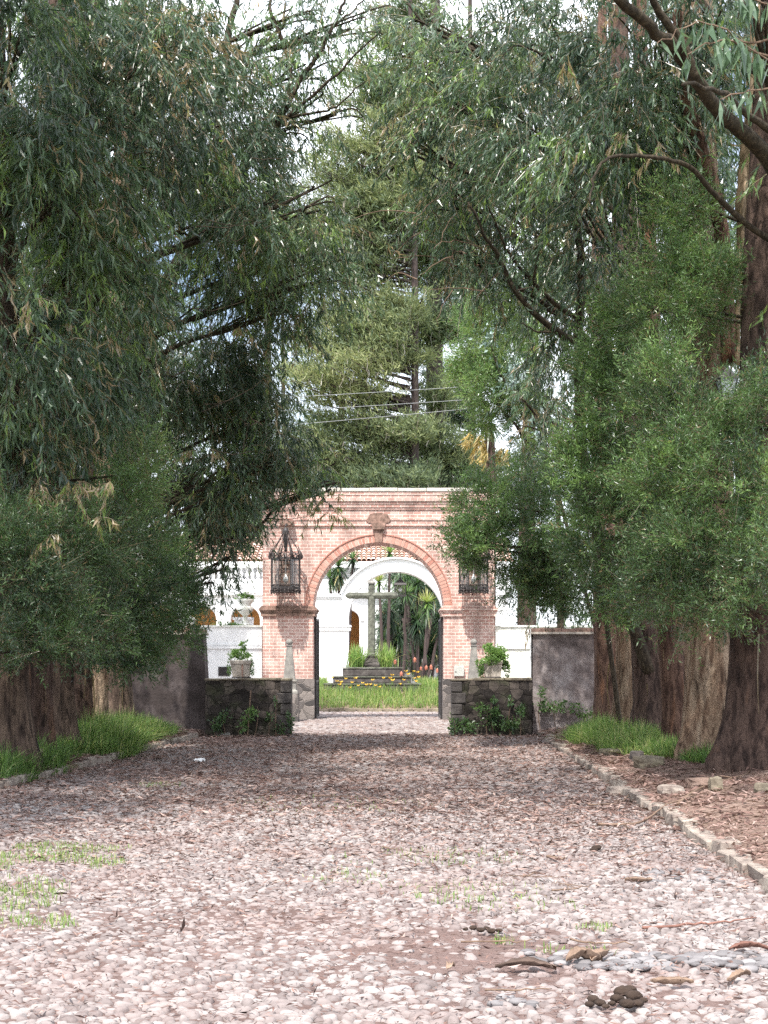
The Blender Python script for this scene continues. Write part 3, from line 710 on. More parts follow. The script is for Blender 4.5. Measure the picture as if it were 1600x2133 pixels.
def obelisk(px, lab):
    Y = 40.6; c = (xx(px, Y), Y, 0); k = Y/F
    z = lambda py: zz(py, Y)
    t = thing('stone_obelisk', lab, 'obelisk', c, 'stone obelisks before the gateway')
    mb = MB(); mb.lathe([(.27, 0), (.27, z(1446)), (.24, z(1445))], c, 4, sq=True); mb.build('plinth', M['pierstone'], t)
    mb = MB(); mb.lathe([(.25, z(1444.8)), (.25, z(1440)), (.19, z(1436)), (.19, z(1422)), (.23, z(1419)), (.23, z(1415))], c, 4, sq=True); mb.build('pedestal', M['greystone'], t)
    mb = MB(); mb.lathe([(.165, z(1414.9)), (.075, z(1347)), (.09, z(1346)), (.09, z(1344)), (.05, z(1343)), (.05, z(1341))], c, 4, sq=True); mb.build('shaft', M['greystone'], t)
    mb = MB(); r = .095; a = np.linspace(-1.45, 1.45, 9)
    mb.lathe([(r*math.cos(q), r*math.sin(q)) for q in a], (c[0], c[1], z(1337.5)), 14); mb.build('ball', M['greystone'], t, True)
obelisk(603, 'grey stone obelisk with ball top before the left brick pier')
obelisk(987, 'grey stone obelisk with ball top half behind the ivy-covered pot')

# ---------------------------------------------------------------- stone cross on steps
YC = 53.6; k = YC/F
def cz_(py): return zz(py, YC)
cxm = xx(776, YC)
t = thing('stone_cross', 'weathered stone cross on three dark steps in the flower bed, seen through the arch', 'cross', (cxm, YC, cz_(1436)))
for w_, p0, p1, m_ in ((196, 1440, 1422.6, 'darkstone'), (160, 1422.4, 1408.2, 'darkstone'), (122, 1408, 1390.2, 'darkstone')):
    mb = MB(); a = w_/2*k; mb.box(cxm-a, cxm+a, YC-a*.8, YC+a*.8, cz_(p0)-.3*(p0 == 1440), cz_(p1)-.045, 0, 0, .01); st = mb.build('step', M[m_], t); bevel(st, .03)
    mb = MB(); mb.box(cxm-a-.03, cxm+a+.03, YC-a*.8-.03, YC+a*.8+.03, cz_(p1)-.044, cz_(p1), 0, 0, .006); mb.build('slab', M['lichen'], st)
mb = MB(); c = (xx(774, YC), YC, 0)
mb.lathe([(.32, cz_(1390)), (.33, cz_(1384)), (.25, cz_(1377)), (.22, cz_(1370)), (.24, cz_(1368)), (.24, cz_(1366))], c, 4, sq=True)
bevel(mb.build('pedestal', M['darkstone'], t), .02)
mb = MB(); mb.lathe([(.165, cz_(1365.8)), (.165, cz_(1362)), (.14, cz_(1360)), (.138, cz_(1250)), (.125, cz_(1216))], c, 8); mb.build('shaft', M['lichen'], t)
mb = MB()
a0, a1 = xx(719.5, YC), xx(829, YC); n = 25
xs = np.linspace(a0, a1, n); rr = np.full(n, .125) + rg.uniform(-.008, .008, n); rr[0] = .04; rr[1] = .10; rr[-1] = .05; rr[-2] = .11
mb.tube(np.stack([xs, np.full(n, YC), np.full(n, cz_(1240.5))], -1), rr, 8); mb.build('arm', M['lichen'], t)
mb = MB(); mb.lathe([(.15, cz_(1215.8)), (.15, cz_(1213)), (.10, cz_(1211.5)), (.08, cz_(1208)), (.025, cz_(1202))], c, 4, sq=True); mb.build('finial', M['greystone'], t)

# ---------------------------------------------------------------- white arch behind the cross
YA = 58.0
ax = lambda px: xx(px, YA)
az = lambda py: zz(py, YA)
t = thing('white_arch', 'white plastered archway with parapet behind the stone cross', 'archway', (ax(825), YA+.5, 0))
cx, cz0, ri, ro = ax(825), az(1289), 99*YA/F, 125*YA/F
th = math.acos((825-709)/126)
left = [(ax(600), -.01), (ax(600), az(1240))] + [(cx-ro*math.cos(a), cz0+ro*math.sin(a)) for a in np.linspace(math.acos(min(1, (cx-ax(709))/ro)), PI-math.acos(min(1, (cx-ax(709))/ro)), 40)]
left += [(ax(1050), az(1240)), (ax(1050), -.01), (cx+ri, -.01)] + arch_pts(cx, cz0, ri, 44) + [(cx-ri, -.01)]
mb = MB(); mb.prism(left[::-1], YA, YA+.9); mb.build('wall', M['white'], t)
mb = MB(); mb.box(ax(598), ax(712), YA-.10, YA+1.0, az(1243), az(1237)); mb.box(ax(598), ax(714), YA-.05, YA-.001, az(1247), az(1243.2))
mb.build('parapet_cornice', M['white'], t)
mb = MB()
for r0_, r1_, p in ((ro-.002, ro+.07, .10),):
    q = [(cx-r1_*math.cos(a), cz0+r1_*math.sin(a)) for a in np.linspace(.40, PI-.40, 50)]; q2 = [(cx-r0_*math.cos(a), cz0+r0_*math.sin(a)) for a in np.linspace(.40, PI-.40, 50)]
    mb.prism((q + q2[::-1])[::-1], YA-p, YA+.95)
mb.build('arch_moulding', M['white'], t)
for a, b in ((ax(598), ax(727)), (cx+ri, ax(1050))):
    mb = MB(); mb.box(a, b+.09, YA-.09, YA+.99, az(1305.5), az(1302)); mb.box(a, b+.06, YA-.06, YA+.96, az(1313), az(1308)); mb.box(a, b+.05, YA-.05, YA+.95, az(1307.8), az(1305.7)); mb.build('impost', M['white'], t)
# small green lantern hung in it
t = thing('hanging_lantern', 'small greenish lantern hanging in the white arch right of the stone cross', 'lantern', (ax(834), YA+.45, az(1240)))
c = (ax(834), YA+.45, 0); 
mb = MB()
for sx in (-1, 1):
    for sy in (-1, 1): mb.tube([(c[0]+sx*.22, c[1]+sy*.22, az(1240)), (c[0]+sx*.22, c[1]+sy*.22, az(1216))], .018, 5)
mb.lathe([(.26, az(1241)), (.26, az(1239))], c, 4, sq=True); mb.lathe([(.27, az(1217)), (.25, az(1215)), (.06, az(1206)), (.02, az(1200)), (.02, az(1191))], c, 4, sq=True)
mb.build('cage', M['iron'], t)
mb = MB()
for q in range(4):
    a = q*PI/2; dx, dy = math.cos(a), math.sin(a); tx, ty = -dy, dx
    mb.add([(c[0]+dx*.215+tx*e*.2, c[1]+dy*.215+ty*e*.2, v) for e, v in ((-1, az(1239)), (1, az(1239)), (1, az(1217)), (-1, az(1217)))], [[0, 1, 2, 3]])
mb.build('panes', M['glass'], t)
mb = MB(); mb.lathe([(.02, az(1232)), (.07, az(1230)), (.075, az(1227)), (.03, az(1223))], c, 10); mb.build('bulb', M['bulb'], t, True)

# ---------------------------------------------------------------- hacienda behind
YH = 70.0
hx = lambda px: xx(px, YH)
hz = lambda py: zz(py, YH)
hac = thing('white_building', 'long white country house with tiled roof, balustrade and ochre arcade behind the gateway', 'building', (hx(650), YH+3, 0))
px_l, px_r = 300, 1060
arches = [(330, 36), (420, 31), (511, 31), (602, 31), (727, 22), (1000, 36)]
mb = MB(); sp_py = 1293; top = 1240
edges = []
x = px_l
out = [(hx(px_l), -.01), (hx(px_l), hz(top)), (hx(px_r), hz(top)), (hx(px_r), -.01)]
for pc, pr in arches[::-1]:
    r = pr*YH/F
    out += [(hx(pc)+r, -.01)] + arch_pts(hx(pc), hz(sp_py), r, 24) + [(hx(pc)-r, -.01)]
mb.prism(out[::-1], YH, YH+.5); mb.build('arcade', M['white'], hac)
for pc, pr in arches:
    r = pr*YH/F; mb = MB()
    q = arch_pts(hx(pc), hz(sp_py), r+.22, 30) + arch_pts(hx(pc), hz(sp_py), r+.04, 30)[::-1]
    mb.prism(q[::-1], YH-.07, YH-.002); mb.build('arch_moulding', M['white'], hac)
mb = MB(); mb.box(hx(px_l), hx(px_r), YH+2.4, YH+2.6, 0, hz(1215)); mb.build('inner_wall', M['orange'], hac)
mb = MB(); mb.box(hx(px_l), hx(px_r), YH-.28, YH+2.39, hz(top)+.002, hz(1233)); mb.box(hx(px_l), hx(px_r), YH-.16, YH+2.39, hz(1232.8), hz(1226)); mb.box(hx(px_l), hx(px_r), YH-.22, YH+2.39, hz(1225.8), hz(1218)); mb.build('cornice', M['white'], hac)
mb = MB(); mb.box(hx(px_l), hx(px_r), YH-.12, YH+.22, hz(1217.8), hz(1207)); mb.box(hx(px_l), hx(px_r), YH-.12, YH+.22, hz(1182), hz(1170)); mb.build('balustrade_rail', M['white'], hac)
n = 0
for px in np.arange(352, 660, 11.6):
    mb = MB(); c = (hx(px), YH+.05, hz(1207)+.001); hh = hz(1182)-hz(1207)-.002
    mb.lathe([(.085, 0), (.085, .06), (.04, .1*hh+.04), (.10, .35*hh), (.085, .5*hh), (.04, .75*hh), (.05, .85*hh), (.085, .9*hh), (.085, hh)], c, 8); mb.build('baluster', M['white'], hac, True); n += 1
mb = MB(); mb.box(hx(px_l), hx(px_r), YH+2.6, YH+2.9, hz(1240), hz(1166)); mb.build('upper_wall', M['white'], hac)
mb = MB(); mb.box(hx(px_l), hx(px_r), YH+1.0, YH+2.4, hz(1169.5), hz(1167)); mb.build('eave', M['white'], hac)
# roof of half-round tiles
mb = MB(); xr0, xr1 = hx(px_l)-.3, hx(px_r)+.3; y0, y1 = YH+.7, YH+6.0; z0 = hz(1166.5); z1 = zz(1117, y1)
mb.add([(xr0, y0, z0-.02), (xr1, y0, z0-.02), (xr1, y1, z1-.02), (xr0, y1, z1-.02)], [[0, 1, 2, 3]], .2)
ncol = int((xr1-xr0)/.24); nrow = 11; sl_ = np.array([0, y1-y0, z1-z0]); L = np.linalg.norm(sl_); sl_ /= L; nrm = np.array([0, -sl_[2], sl_[1]])
aa = np.linspace(0, PI, 7)
VV = []; TT = []
for ci in range(ncol):
    xc = xr0 + (ci+.5)*.24
    for ri_ in range(nrow):
        b0 = np.array([xc+R.uniform(-.012, .012), y0, z0]) + sl_*(ri_*L/nrow-.04); tt = R.random()
        for q, rad in ((0, .118), (L/nrow+.03, .092)):
            VV.append(b0 + sl_*q + np.stack([np.cos(aa)*rad, 0*aa, 0*aa], -1) + np.outer(np.sin(aa)*rad + .03*(q == 0), nrm)); TT.append(np.full(7, tt))
V = np.concatenate(VV); nT = ncol*nrow
j = np.arange(6); f = np.stack([j, j+1, 7+j+1, 7+j], -1)
mb.add(V, (f[None] + (np.arange(nT)*14)[:, None, None]).reshape(-1, 4), np.concatenate(TT))
mb.build('roof', M['tile'], hac)
mb = MB(); mb.box(hx(px_l), hx(px_r), YH+2.95, YH+9, -.01, hz(1167.5)-.05); mb.build('rear_block', M['white'], hac)

# lamp standing on the left plaster wall
yl = 32.6; c = (xx(392, yl), yl, zz(1306, yl)); k = yl/F
t = thing('wall_lamp', 'small white domed lamp standing on the left plaster wall coping', 'lamp', c)
mb = MB(); mb.lathe([(.10, -.16), (.10, -.02), (.05, 0)], c, 8); mb.build('post', M['white_old'], t)
mb = MB(); mb.lathe([(.15, .001), (.16, .02), (.17, .14), (.15, .16)], c, 8); mb.build('glass_case', M['bulb'], t)
mb = MB(); mb.lathe([(.19, .162), (.16, .20), (.09, .24), (.06, .30), (.075, .33), (.03, .38)], c, 8); mb.build('roof', M['metalbox'], t)
# lamp of tapering panes by the right-hand trees
yl = 16.8; c = (xx(1514, yl), yl, zz(843, yl)); k = yl/F
t = thing('street_lamp', 'grey white tapering street lamp among the leaves of the right-hand trees', 'street lamp', (c[0]+.4, yl+1.1, 0.3))
mb = MB(); q0, q1 = .055, 18*k
for i in range(4):
    a, b = PI/4+i*PI/2, PI/4+(i+1)*PI/2
    mb.add([(c[0]+math.cos(a)*q0*1.4, c[1]+math.sin(a)*q0*1.4, c[2]), (c[0]+math.cos(b)*q0*1.4, c[1]+math.sin(b)*q0*1.4, c[2]), (c[0]+math.cos(b)*q1*1.4, c[1]+math.sin(b)*q1*1.4, c[2]+52*k), (c[0]+math.cos(a)*q1*1.4, c[1]+math.sin(a)*q1*1.4, c[2]+52*k)], [[0, 1, 2, 3]])
mb.build('panes', M['milk'], t)
mb = MB()
for i in range(4):
    a = PI/4+i*PI/2
    mb.tube([(c[0]+math.cos(a)*q0*1.42, c[1]+math.sin(a)*q0*1.42, c[2]), (c[0]+math.cos(a)*q1*1.42, c[1]+math.sin(a)*q1*1.42, c[2]+52*k)], .009, 5)
mb.lathe([(q1*1.15, 52*k+.002), (q1*1.1, 56*k), (q1*.4, 68*k), (.03, 74*k)], c, 4, sq=True)
mb.build('frame', M['iron'], t)
mb = MB(); mb.tube([c + np.array([0, 0, -.01]), c + np.array([.06, .15, -.2]), c + np.array([.3, .8, -.35]), c + np.array([.4, 1.1, -.6]), (c[0]+.4, yl+1.1, .3)], .03, 8); mb.build('pole', M['iron'], t)

# ---------------------------------------------------------------- foliage generators
def unit(v): return v / (np.linalg.norm(v, axis=-1, keepdims=True) + 1e-9)
def leaves(mb, b, d, ln, wd, tint, curl=0.12):
    """kite-shaped, slightly sickle leaves: base b, direction d, length, width"""
    n = len(b); d = unit(d); s = unit(np.cross(d, rg.normal(0, 1, (n, 3)))); nn = np.cross(s, d)
    ln = ln[:, None]; wd = wd[:, None]; c = rg.normal(0, curl, (n, 1))
    mid = b + d*ln*0.42 + s*ln*c*0.35 + nn*ln*0.05
    v = np.stack([b, mid - s*wd*.5, b + d*ln + s*ln*c*-0.5 - nn*ln*0.10, mid + s*wd*.5], 1)
    mb.add(v.reshape(-1, 3), np.arange(n*4).reshape(-1, 4), np.repeat(tint, 4))
def ribbons(mb, pts, wd, tint):
    """pts: n, k, 3 thin flat strips"""
    n, k, _ = pts.shape
    d = unit(pts[:, -1] - pts[:, 0]); s = unit(np.cross(d, rg.normal(0, 1, (n, 3))))[:, None]
    wv = (np.linspace(1, .35, k)[None, :, None]*np.reshape(wd, (-1, 1, 1)))
    v = np.stack([pts - s*wv*.5, pts + s*wv*.5], 2).reshape(-1, 3)
    i = np.arange(n)[:, None]*2*k; j = np.arange(k-1)[None]*2
    f = np.stack([i+j, i+j+1, i+j+3, i+j+2], -1).reshape(-1, 4)
    mb.add(v, f, np.repeat(np.broadcast_to(tint, (n,)), 2*k))
def lobes(c, r, n, m=14, k=0.42):
    """n points gathered in m lumps inside an ellipsoid; also outward directions"""
    lc = unit(rg.normal(0, 1, (m, 3))) * rg.uniform(.35, 0.86, (m, 1))
    i = rg.integers(0, m, n)
    off = unit(rg.normal(0, 1, (n, 3))) * rg.uniform(0.1, 1, (n, 1))**0.5 * k * rg.uniform(.5, 1.35, (m, 1))[i] * np.where(rg.uniform(0, 1, (n, 1)) < .12, 1.55, 1)
    q = lc[i] + off
    return c + q*r, unit(off*1.0 + q*0.5), i
def gum(mb, c, r, n, L=0.75, leaf=0.165, base=0.24, var=0.13, hang=1.0, dead=0.04, m=10, young=0.0):
    p, o, li = lobes(np.asarray(c), np.asarray(r), n, m, .36)
    n = len(p); k = 17
    lt = rg.normal(0, var*1.25, m)[li]
    d = unit(o*np.array([1, 1, .5]) + np.array([0, 0, -.25]) + rg.normal(0, .35, (n, 3)))
    L_ = L*rg.uniform(.5, 1.2, n)
    t = np.linspace(0, 1, 4)
    tw = p[:, None] + d[:, None]*(L_[:, None]*t)[:, :, None] + np.array([0, 0, -.45])*(L_[:, None]*t**2)[:, :, None]
    ribbons(mb, tw, np.full(n, .011), 0.80 + .12*rg.uniform(0, 1, n))
    t = rg.uniform(.12, 1.0, (n, k))
    lp = p[:, None] + d[:, None]*(L_[:, None]*t)[:, :, None] + np.array([0, 0, -.45])*(L_[:, None]*t**2)[:, :, None]
    ld = d[:, None]*.45 + np.array([0, 0, -hang]) + rg.normal(0, .42, (n, k, 3))
    tint = base + lt[:, None] + rg.normal(0, var*.8, n)[:, None] + rg.normal(0, .10, (n, k)) + young*(rg.uniform(0, 1, n) < .3)[:, None]
    tint = np.clip(tint, 0, .60)
    dd = (rg.uniform(0, 1, n) < dead)[:, None] & (rg.uniform(0, 1, (n, k)) < .75)
    tint = np.where(dd, rg.uniform(.65, .76, (n, k)), tint)
    ln = leaf*rg.uniform(.6, 1.3, n*k)
    leaves(mb, lp.reshape(-1, 3), ld.reshape(-1, 3), ln, ln*rg.uniform(.11, .17, n*k), tint.reshape(-1), .22)
def wattle(mb, c, r, n, L=0.42, leaf=0.085, base=0.30, var=0.14, m=13, up=0.35):
    p, o, li = lobes(np.asarray(c), np.asarray(r), n, m, .33)
    n = len(p); k = 26
    lt = rg.normal(0, var, m)[li]
    d = unit(o + np.array([0, 0, up]) + rg.normal(0, .4, (n, 3)))
    L_ = L*rg.uniform(.5, 1.2, n)
    t = np.linspace(0, 1, 3)
    ribbons(mb, p[:, None] + d[:, None]*(L_[:, None]*t)[:, :, None], np.full(n, .007), 0.86 + .1*rg.uniform(0, 1, n))
    t = rg.uniform(.1, 1.0, (n, k))
    lp = p[:, None] + d[:, None]*(L_[:, None]*t)[:, :, None] + rg.normal(0, .03, (n, k, 3))
    ld = d[:, None]*.7 + rg.normal(0, .75, (n, k, 3)) + np.array([0, 0, .12])
    tint = np.clip(base + lt[:, None] + rg.normal(0, var*.7, n)[:, None] + rg.normal(0, .07, (n, k)), 0, .66)
    tint = np.where(rg.uniform(0, 1, (n, k)) < .02, .72, tint)
    ln = leaf*rg.uniform(.6, 1.3, n*k)
    leaves(mb, lp.reshape(-1, 3), ld.reshape(-1, 3), ln, ln*rg.uniform(.16, .25, n*k), tint.reshape(-1), .12)
def blob(fn, mb, px, py, rx, ry, Y, dy, od=2.6, **kw):
    c = P(px, py, Y); r = np.array([rx*Y/F, dy, ry*Y/F])
    area = PI*r[0]*r[2]
    per = 0.034 if fn is gum else 0.0135
    n = max(6, int(od*area/per*(1.3 if fn is gum else 1.35)))
    if fn is wattle and Y < 20.5: kw = dict(kw, leaf=.066); n = int(n*1.45)
    fn(mb, c, r, n, **kw)
def limb(mb, pts, r0, r1, sides=10, wob=0.03, sub=5):
    pts = np.asarray(pts, float); n = len(pts); k = (n-1)*sub+1
    t = np.linspace(0, n-1, k); i = np.clip(t.astype(int), 0, n-2); u = (t-i)[:, None]
    pm = pts[np.clip(i-1, 0, n-1)]; p0 = pts[i]; p1 = pts[i+1]; p2 = pts[np.clip(i+2, 0, n-1)]
    q = 0.5*((2*p0) + (p1-pm)*u + (2*pm-5*p0+4*p1-p2)*u**2 + (3*p0-pm-3*p1+p2)*u**3)
    q += rg.normal(0, wob, q.shape)*np.linspace(.0, 1, k)[:, None]
    mb.tube(q, np.linspace(r0, r1, k), sides)
    return q
def trunk(mb, base, top, r0, r1, seed, flare=1.5, sides=40, rows=60, bow=0.2, groove=.21):
    g = np.random.default_rng(seed); base = np.asarray(base, float); top = np.asarray(top, float)
    t = np.linspace(0, 1, rows)[:, None]**1.3; z = (top[2]-base[2])*t
    c = base + (top-base)*t + np.array([g.uniform(-bow, bow), g.uniform(-bow, bow), 0])*np.sin(t*PI)
    rad = (r0 + (r1-r0)*t)*(1 + (flare-1)*np.exp(-z/0.45))
    a = np.linspace(0, 2*PI, sides, endpoint=False)[None]
    rid = 0
    for kf in (3, 5, 7, 11):
        ph = g.uniform(0, 6.28); tw = g.uniform(-.12, .12)
        rid = rid + np.sin(kf*a + ph + tw*z*2 + .6*np.sin(z*1.3+ph))/kf**.6
    amp = groove*(0.32 + 1.25*np.exp(-z/0.7))
    rr = rad*(1 + amp*rid*.6 + g.normal(0, .018, (rows, sides)))
    V = np.stack([c[:, :1]+np.cos(a)*rr, c[:, 1:2]+np.sin(a)*rr, np.repeat(c[:, 2:], sides, 1)], -1)
    V[0, :, 2] -= .35
    i = np.arange(rows-1)[:, None]*sides; j = np.arange(sides)[None]; k = (j+1) % sides
    mb.add(V.reshape(-1, 3), np.stack([i+j, i+k, i+sides+k, i+sides+j], -1).reshape(-1, 4))
    return c
def barkrags(mb, base, top, r0, n, tone=(.70, .86)):
    """loose hanging ribbons of bark round a trunk"""
    t = rg.uniform(.05, .5, n); a = rg.uniform(0, 2*PI, n); c = base + (top-base)*t[:, None]
    p = c + np.stack([np.cos(a), np.sin(a), 0*a], -1)*(r0*1.12)
    L_ = rg.uniform(.3, 1.4, n); u = np.linspace(0, 1, 5)
    out = np.stack([np.cos(a), np.sin(a), 0*a], -1)
    pts = p[:, None] + np.array([0, 0, -1.])*(L_[:, None]*u)[:, :, None] + out[:, None]*(.10*np.sin(u*3)*rg.uniform(0, 1, (n, 1)))[:, :, None]
    ribbons(mb, pts, rg.uniform(.02, .07, n), rg.uniform(*tone, n))

def tree(name, label, cat, base, group=None):
    base = np.array([base[0], base[1], float(ground_z(base[0], base[1]))])
    return thing(name, label, cat, base, group), base

GL = 'eucalyptus trees of the left row'; GR = 'eucalyptus trees of the right row'
# (px, Y, radius, bark, height, blobs, label)
LEFT = [
    (12, 19.4, .30, 'bark_brown', 19, [(30, 120, 150, 230, 18.6, 2.2, 2.6, {}), (110, 420, 190, 210, 19, 2.0, 2.4, dict(base=.24)), (40, 720, 170, 210, 19.2, 1.9, 2.6, dict(base=.16, dead=.10)), (70, 960, 150, 110, 19.6, 1.4, 2.0, dict(base=.20, dead=.22)), (-120, 400, 120, 500, 18, 2, 1.2, {}), (60, -330, 260, 260, 18, 2.5, 1.3, {})],
     'eucalyptus at the left picture edge, brown shaggy trunk, nearest of the left row'),
    (58, 21.2, .31, 'bark_dark', 20, [(300, 130, 190, 190, 21, 2, 2.6, dict(dead=.12, base=.18)), (190, 330, 150, 170, 20.6, 1.6, 1.8, dict(base=.26, young=.25)), (230, 600, 170, 190, 21, 1.8, 2.4, dict(base=.30)), (180, 830, 130, 120, 21, 1.5, 2, dict(base=.17, dead=.12)), (330, -260, 260, 230, 21, 2.5, 1.0, {})],
     'eucalyptus with very dark fissured trunk, second from the left picture edge'),
    (104, 23.0, .33, 'bark_brown', 20, [(440, 270, 130, 190, 23.5, 1.9, 2.5, {}), (400, 470, 160, 150, 23.5, 1.8, 2.3, dict(base=.20)), (570, 450, 130, 110, 23, 1.4, 2.0, dict(base=.26)), (660, 440, 70, 75, 23, 1.0, 1.5, dict(base=.24)), (420, 90, 130, 110, 23.5, 1.8, 2.2, dict(base=.22))],
     'eucalyptus with broad dull brown trunk, third from the left picture edge'),
    (148, 25.0, .34, 'bark_dark', 19, [(470, 640, 150, 120, 25, 1.7, 2.6, dict(base=.22)), (620, 540, 105, 80, 24.6, 1.2, 2.1, {}), (690, 580, 48, 90, 24.6, .8, 1.7, {}), (590, 650, 75, 60, 24.8, 1.0, 1.5, {}), (330, 760, 170, 170, 25.5, 1.8, 2.4, dict(base=.17, dead=.06)), (540, 130, 110, 110, 25, 1.3, 1.3, {}), (655, 150, 110, 100, 24.5, 1.2, 1.1, {}), (730, 60, 110, 70, 24.5, 1.2, 1.2, {}), (600, 270, 80, 60, 25, 1, .7, {}), (700, 240, 90, 50, 25, 1, .5, {}), (620, 30, 90, 50, 24, 1, .7, {})],
     'eucalyptus with dark trunk and a long forking limb reaching up over the road, left row'),
    (187, 27.0, .27, 'bark_tan', 17, [(560, 870, 80, 85, 26.6, 1.1, 3.0, dict(base=.24)), (500, 770, 90, 80, 26.6, 1.1, 2.4, dict(base=.22)), (440, 850, 120, 130, 27, 1.5, 2.6, dict(base=.2)), (420, 1000, 110, 100, 27, 1.3, 2.1, dict(base=.16, dead=.10)), (585, 965, 65, 60, 26.6, .9, 2.0, {}), (515, 1010, 45, 32, 26.6, .7, 1.8, dict(L=.55)), (490, 980, 80, 80, 26.8, 1.0, 2.2, {})],
     'eucalyptus with pale smooth tan trunk, between two darker trunks of the left row'),
    (232, 29.0, .36, 'bark_brown', 18, [(455, 1090, 75, 60, 28.6, 1.0, 2.3, dict(base=.16)), (465, 1125, 38, 48, 28.4, .8, 1.9, dict(base=.14, L=.5)), (445, 1215, 50, 45, 28.3, .6, 1.7, dict(base=.10)), (472, 1185, 16, 34, 28.3, .4, 1.4, dict(base=.10, L=.4)), (645, 980, 58, 24, 28, .6, 2.4, dict(base=.24, dead=.08, L=.5)), (692, 1022, 26, 22, 28, .4, 1.0, dict(base=.22, dead=.5, L=.35)), (330, 930, 100, 120, 29, 1.4, 2, dict(base=.18)), (127, 877, 200, 180, 28.5, 1.8, 2.2, dict(base=.18)), (400, 1020, 110, 90, 28.8, 1.2, 2.4, dict(base=.16))],
     'eucalyptus with flared brown trunk against the left plaster wall, farthest of the left row'),
]
RIGHT = [
    (1580, 18.0, .36, 'bark_dark', 20, [(1460, 110, 110, 120, 19.5, 1.2, 1.6, dict(base=.20)), (1570, 40, 80, 70, 16, 1.0, 1.0, dict(base=.24)), (1400, -260, 260, 240, 17, 2.5, 1.1, {}), (1730, 300, 80, 500, 17, 2, 1.0, {})],
     'eucalyptus with black fissured trunk at the right picture edge, nearest of the right row'),
    (1493, 20.3, .42, 'bark_tan', 20, [(1330, 120, 150, 150, 19.5, 1.9, 2.4, dict(base=.19, dead=.04)), (1260, 300, 150, 150, 20, 1.8, 2.3, dict(base=.21)), (1385, 260, 65, 100, 20.5, 1.2, 1.5, dict(base=.20, dead=.1)), (1180, -250, 260, 220, 20, 2.5, 1.0, {})],
     'eucalyptus with very thick tan and brown trunk, second from the right picture edge'),
    (1415, 22.6, .22, 'bark_red', 19, [(1130, 110, 140, 140, 22, 1.8, 2.3, dict(base=.20)), (1110, 300, 130, 140, 22, 1.7, 2.2, dict(base=.19, dead=.04)), (1240, 480, 130, 110, 22, 1.5, 1.9, dict(base=.21, dead=.06))],
     'eucalyptus with slim trunk showing an orange bare patch, third from the right picture edge'),
    (1368, 24.6, .33, 'bark_dark', 19, [(960, 90, 120, 110, 24, 1.6, 2.0, dict(base=.18)), (990, 250, 110, 130, 24, 1.5, 2.1, dict(base=.17, dead=.05)), (880, 60, 80, 80, 24, 1.2, 1.3, {}), (890, 210, 70, 100, 24.2, 1.2, 1.7, dict(base=.19)), (850, 320, 45, 60, 24, .8, 1.2, {})],
     'eucalyptus with dark leaning trunk in the middle of the right row'),
    (1322, 27.0, .38, 'bark_tan', 18, [(930, 420, 90, 100, 25, 1.3, 1.9, dict(base=.16, dead=.14)), (1040, 440, 120, 110, 25.5, 1.5, 2.1, dict(base=.18, dead=.08)), (970, 540, 70, 60, 25, 1.0, 1.3, dict(base=.22)), (1070, 590, 80, 80, 25.5, 1.1, 1.3, dict(base=.24)), (1150, 640, 90, 110, 26, 1.2, 1.5, dict(base=.24)), (1240, 650, 90, 110, 25, 1.2, 1.8, dict(base=.18))],
     'eucalyptus with wide brown trunk and a shelf-like scar, near the right plaster wall'),
    (1272, 29.6, .30, 'bark_red', 17, [(1110, 880, 70, 110, 29.5, 1.0, 1.7, dict(base=.12, dead=.1)), (1180, 760, 70, 100, 29.5, 1.0, 1.6, dict(base=.13)), (1140, 1000, 80, 60, 29.5, 1.0, 1.3, dict(base=.14))],
     'eucalyptus with smooth reddish trunk against the purple plaster wall, farthest of the right row'),
]
def mb_(x, y, z, rx, ry, rz, od): return (800 + x*F/y, HOR - (z-H)*F/y, rx*F/y, rz*F/y, y, ry, od, dict(leaf=.2))
LEFT += [
    (800-7.0*F/12, 12.0, .32, 'bark_tan', 18, [mb_(-7.5, 11, 9, 2.5, 2.5, 2.5, 1.15), mb_(-6, 13, 13, 3, 3, 2.4, 1.01), mb_(-4.0, 10.8, 11.5, 2.4, 3.0, 1.1, 1.44), mb_(-1.2, 10.8, 11.5, 2.3, 2.8, 1.0, 1.22), mb_(-6.5, 8.5, 10, 2.5, 2.5, 2.4, 0.94)], 'eucalyptus outside the left edge of the view, shading the road'),
    (800-7.2*F/15.8, 15.8, .34, 'bark_dark', 19, [mb_(-7.5, 15.5, 8, 2.2, 2.2, 2.5, 1.15), mb_(-6, 16, 12.8, 2.8, 2.5, 2.4, 1.15), mb_(-3.6, 14.6, 12.7, 2.4, 2.6, 1.1, 1.30), mb_(-.8, 14.6, 12.7, 2.2, 2.4, 1.0, 1.08)], 'eucalyptus just outside the left edge of the view'),
]
RIGHT += [(800+6.8*F/12.5, 12.5, .34, 'bark_dark', 18, [mb_(5.8, 12.5, 11, 2.5, 2.5, 2, 0.86), mb_(1.6, 11.4, 11.6, 2.1, 2.6, 1.0, 1.15), mb_(2.2, 15.2, 12.8, 2.1, 2.2, 1.0, 0.72)], 'eucalyptus outside the right edge of the view, shading the road')]
EXTRA = {}
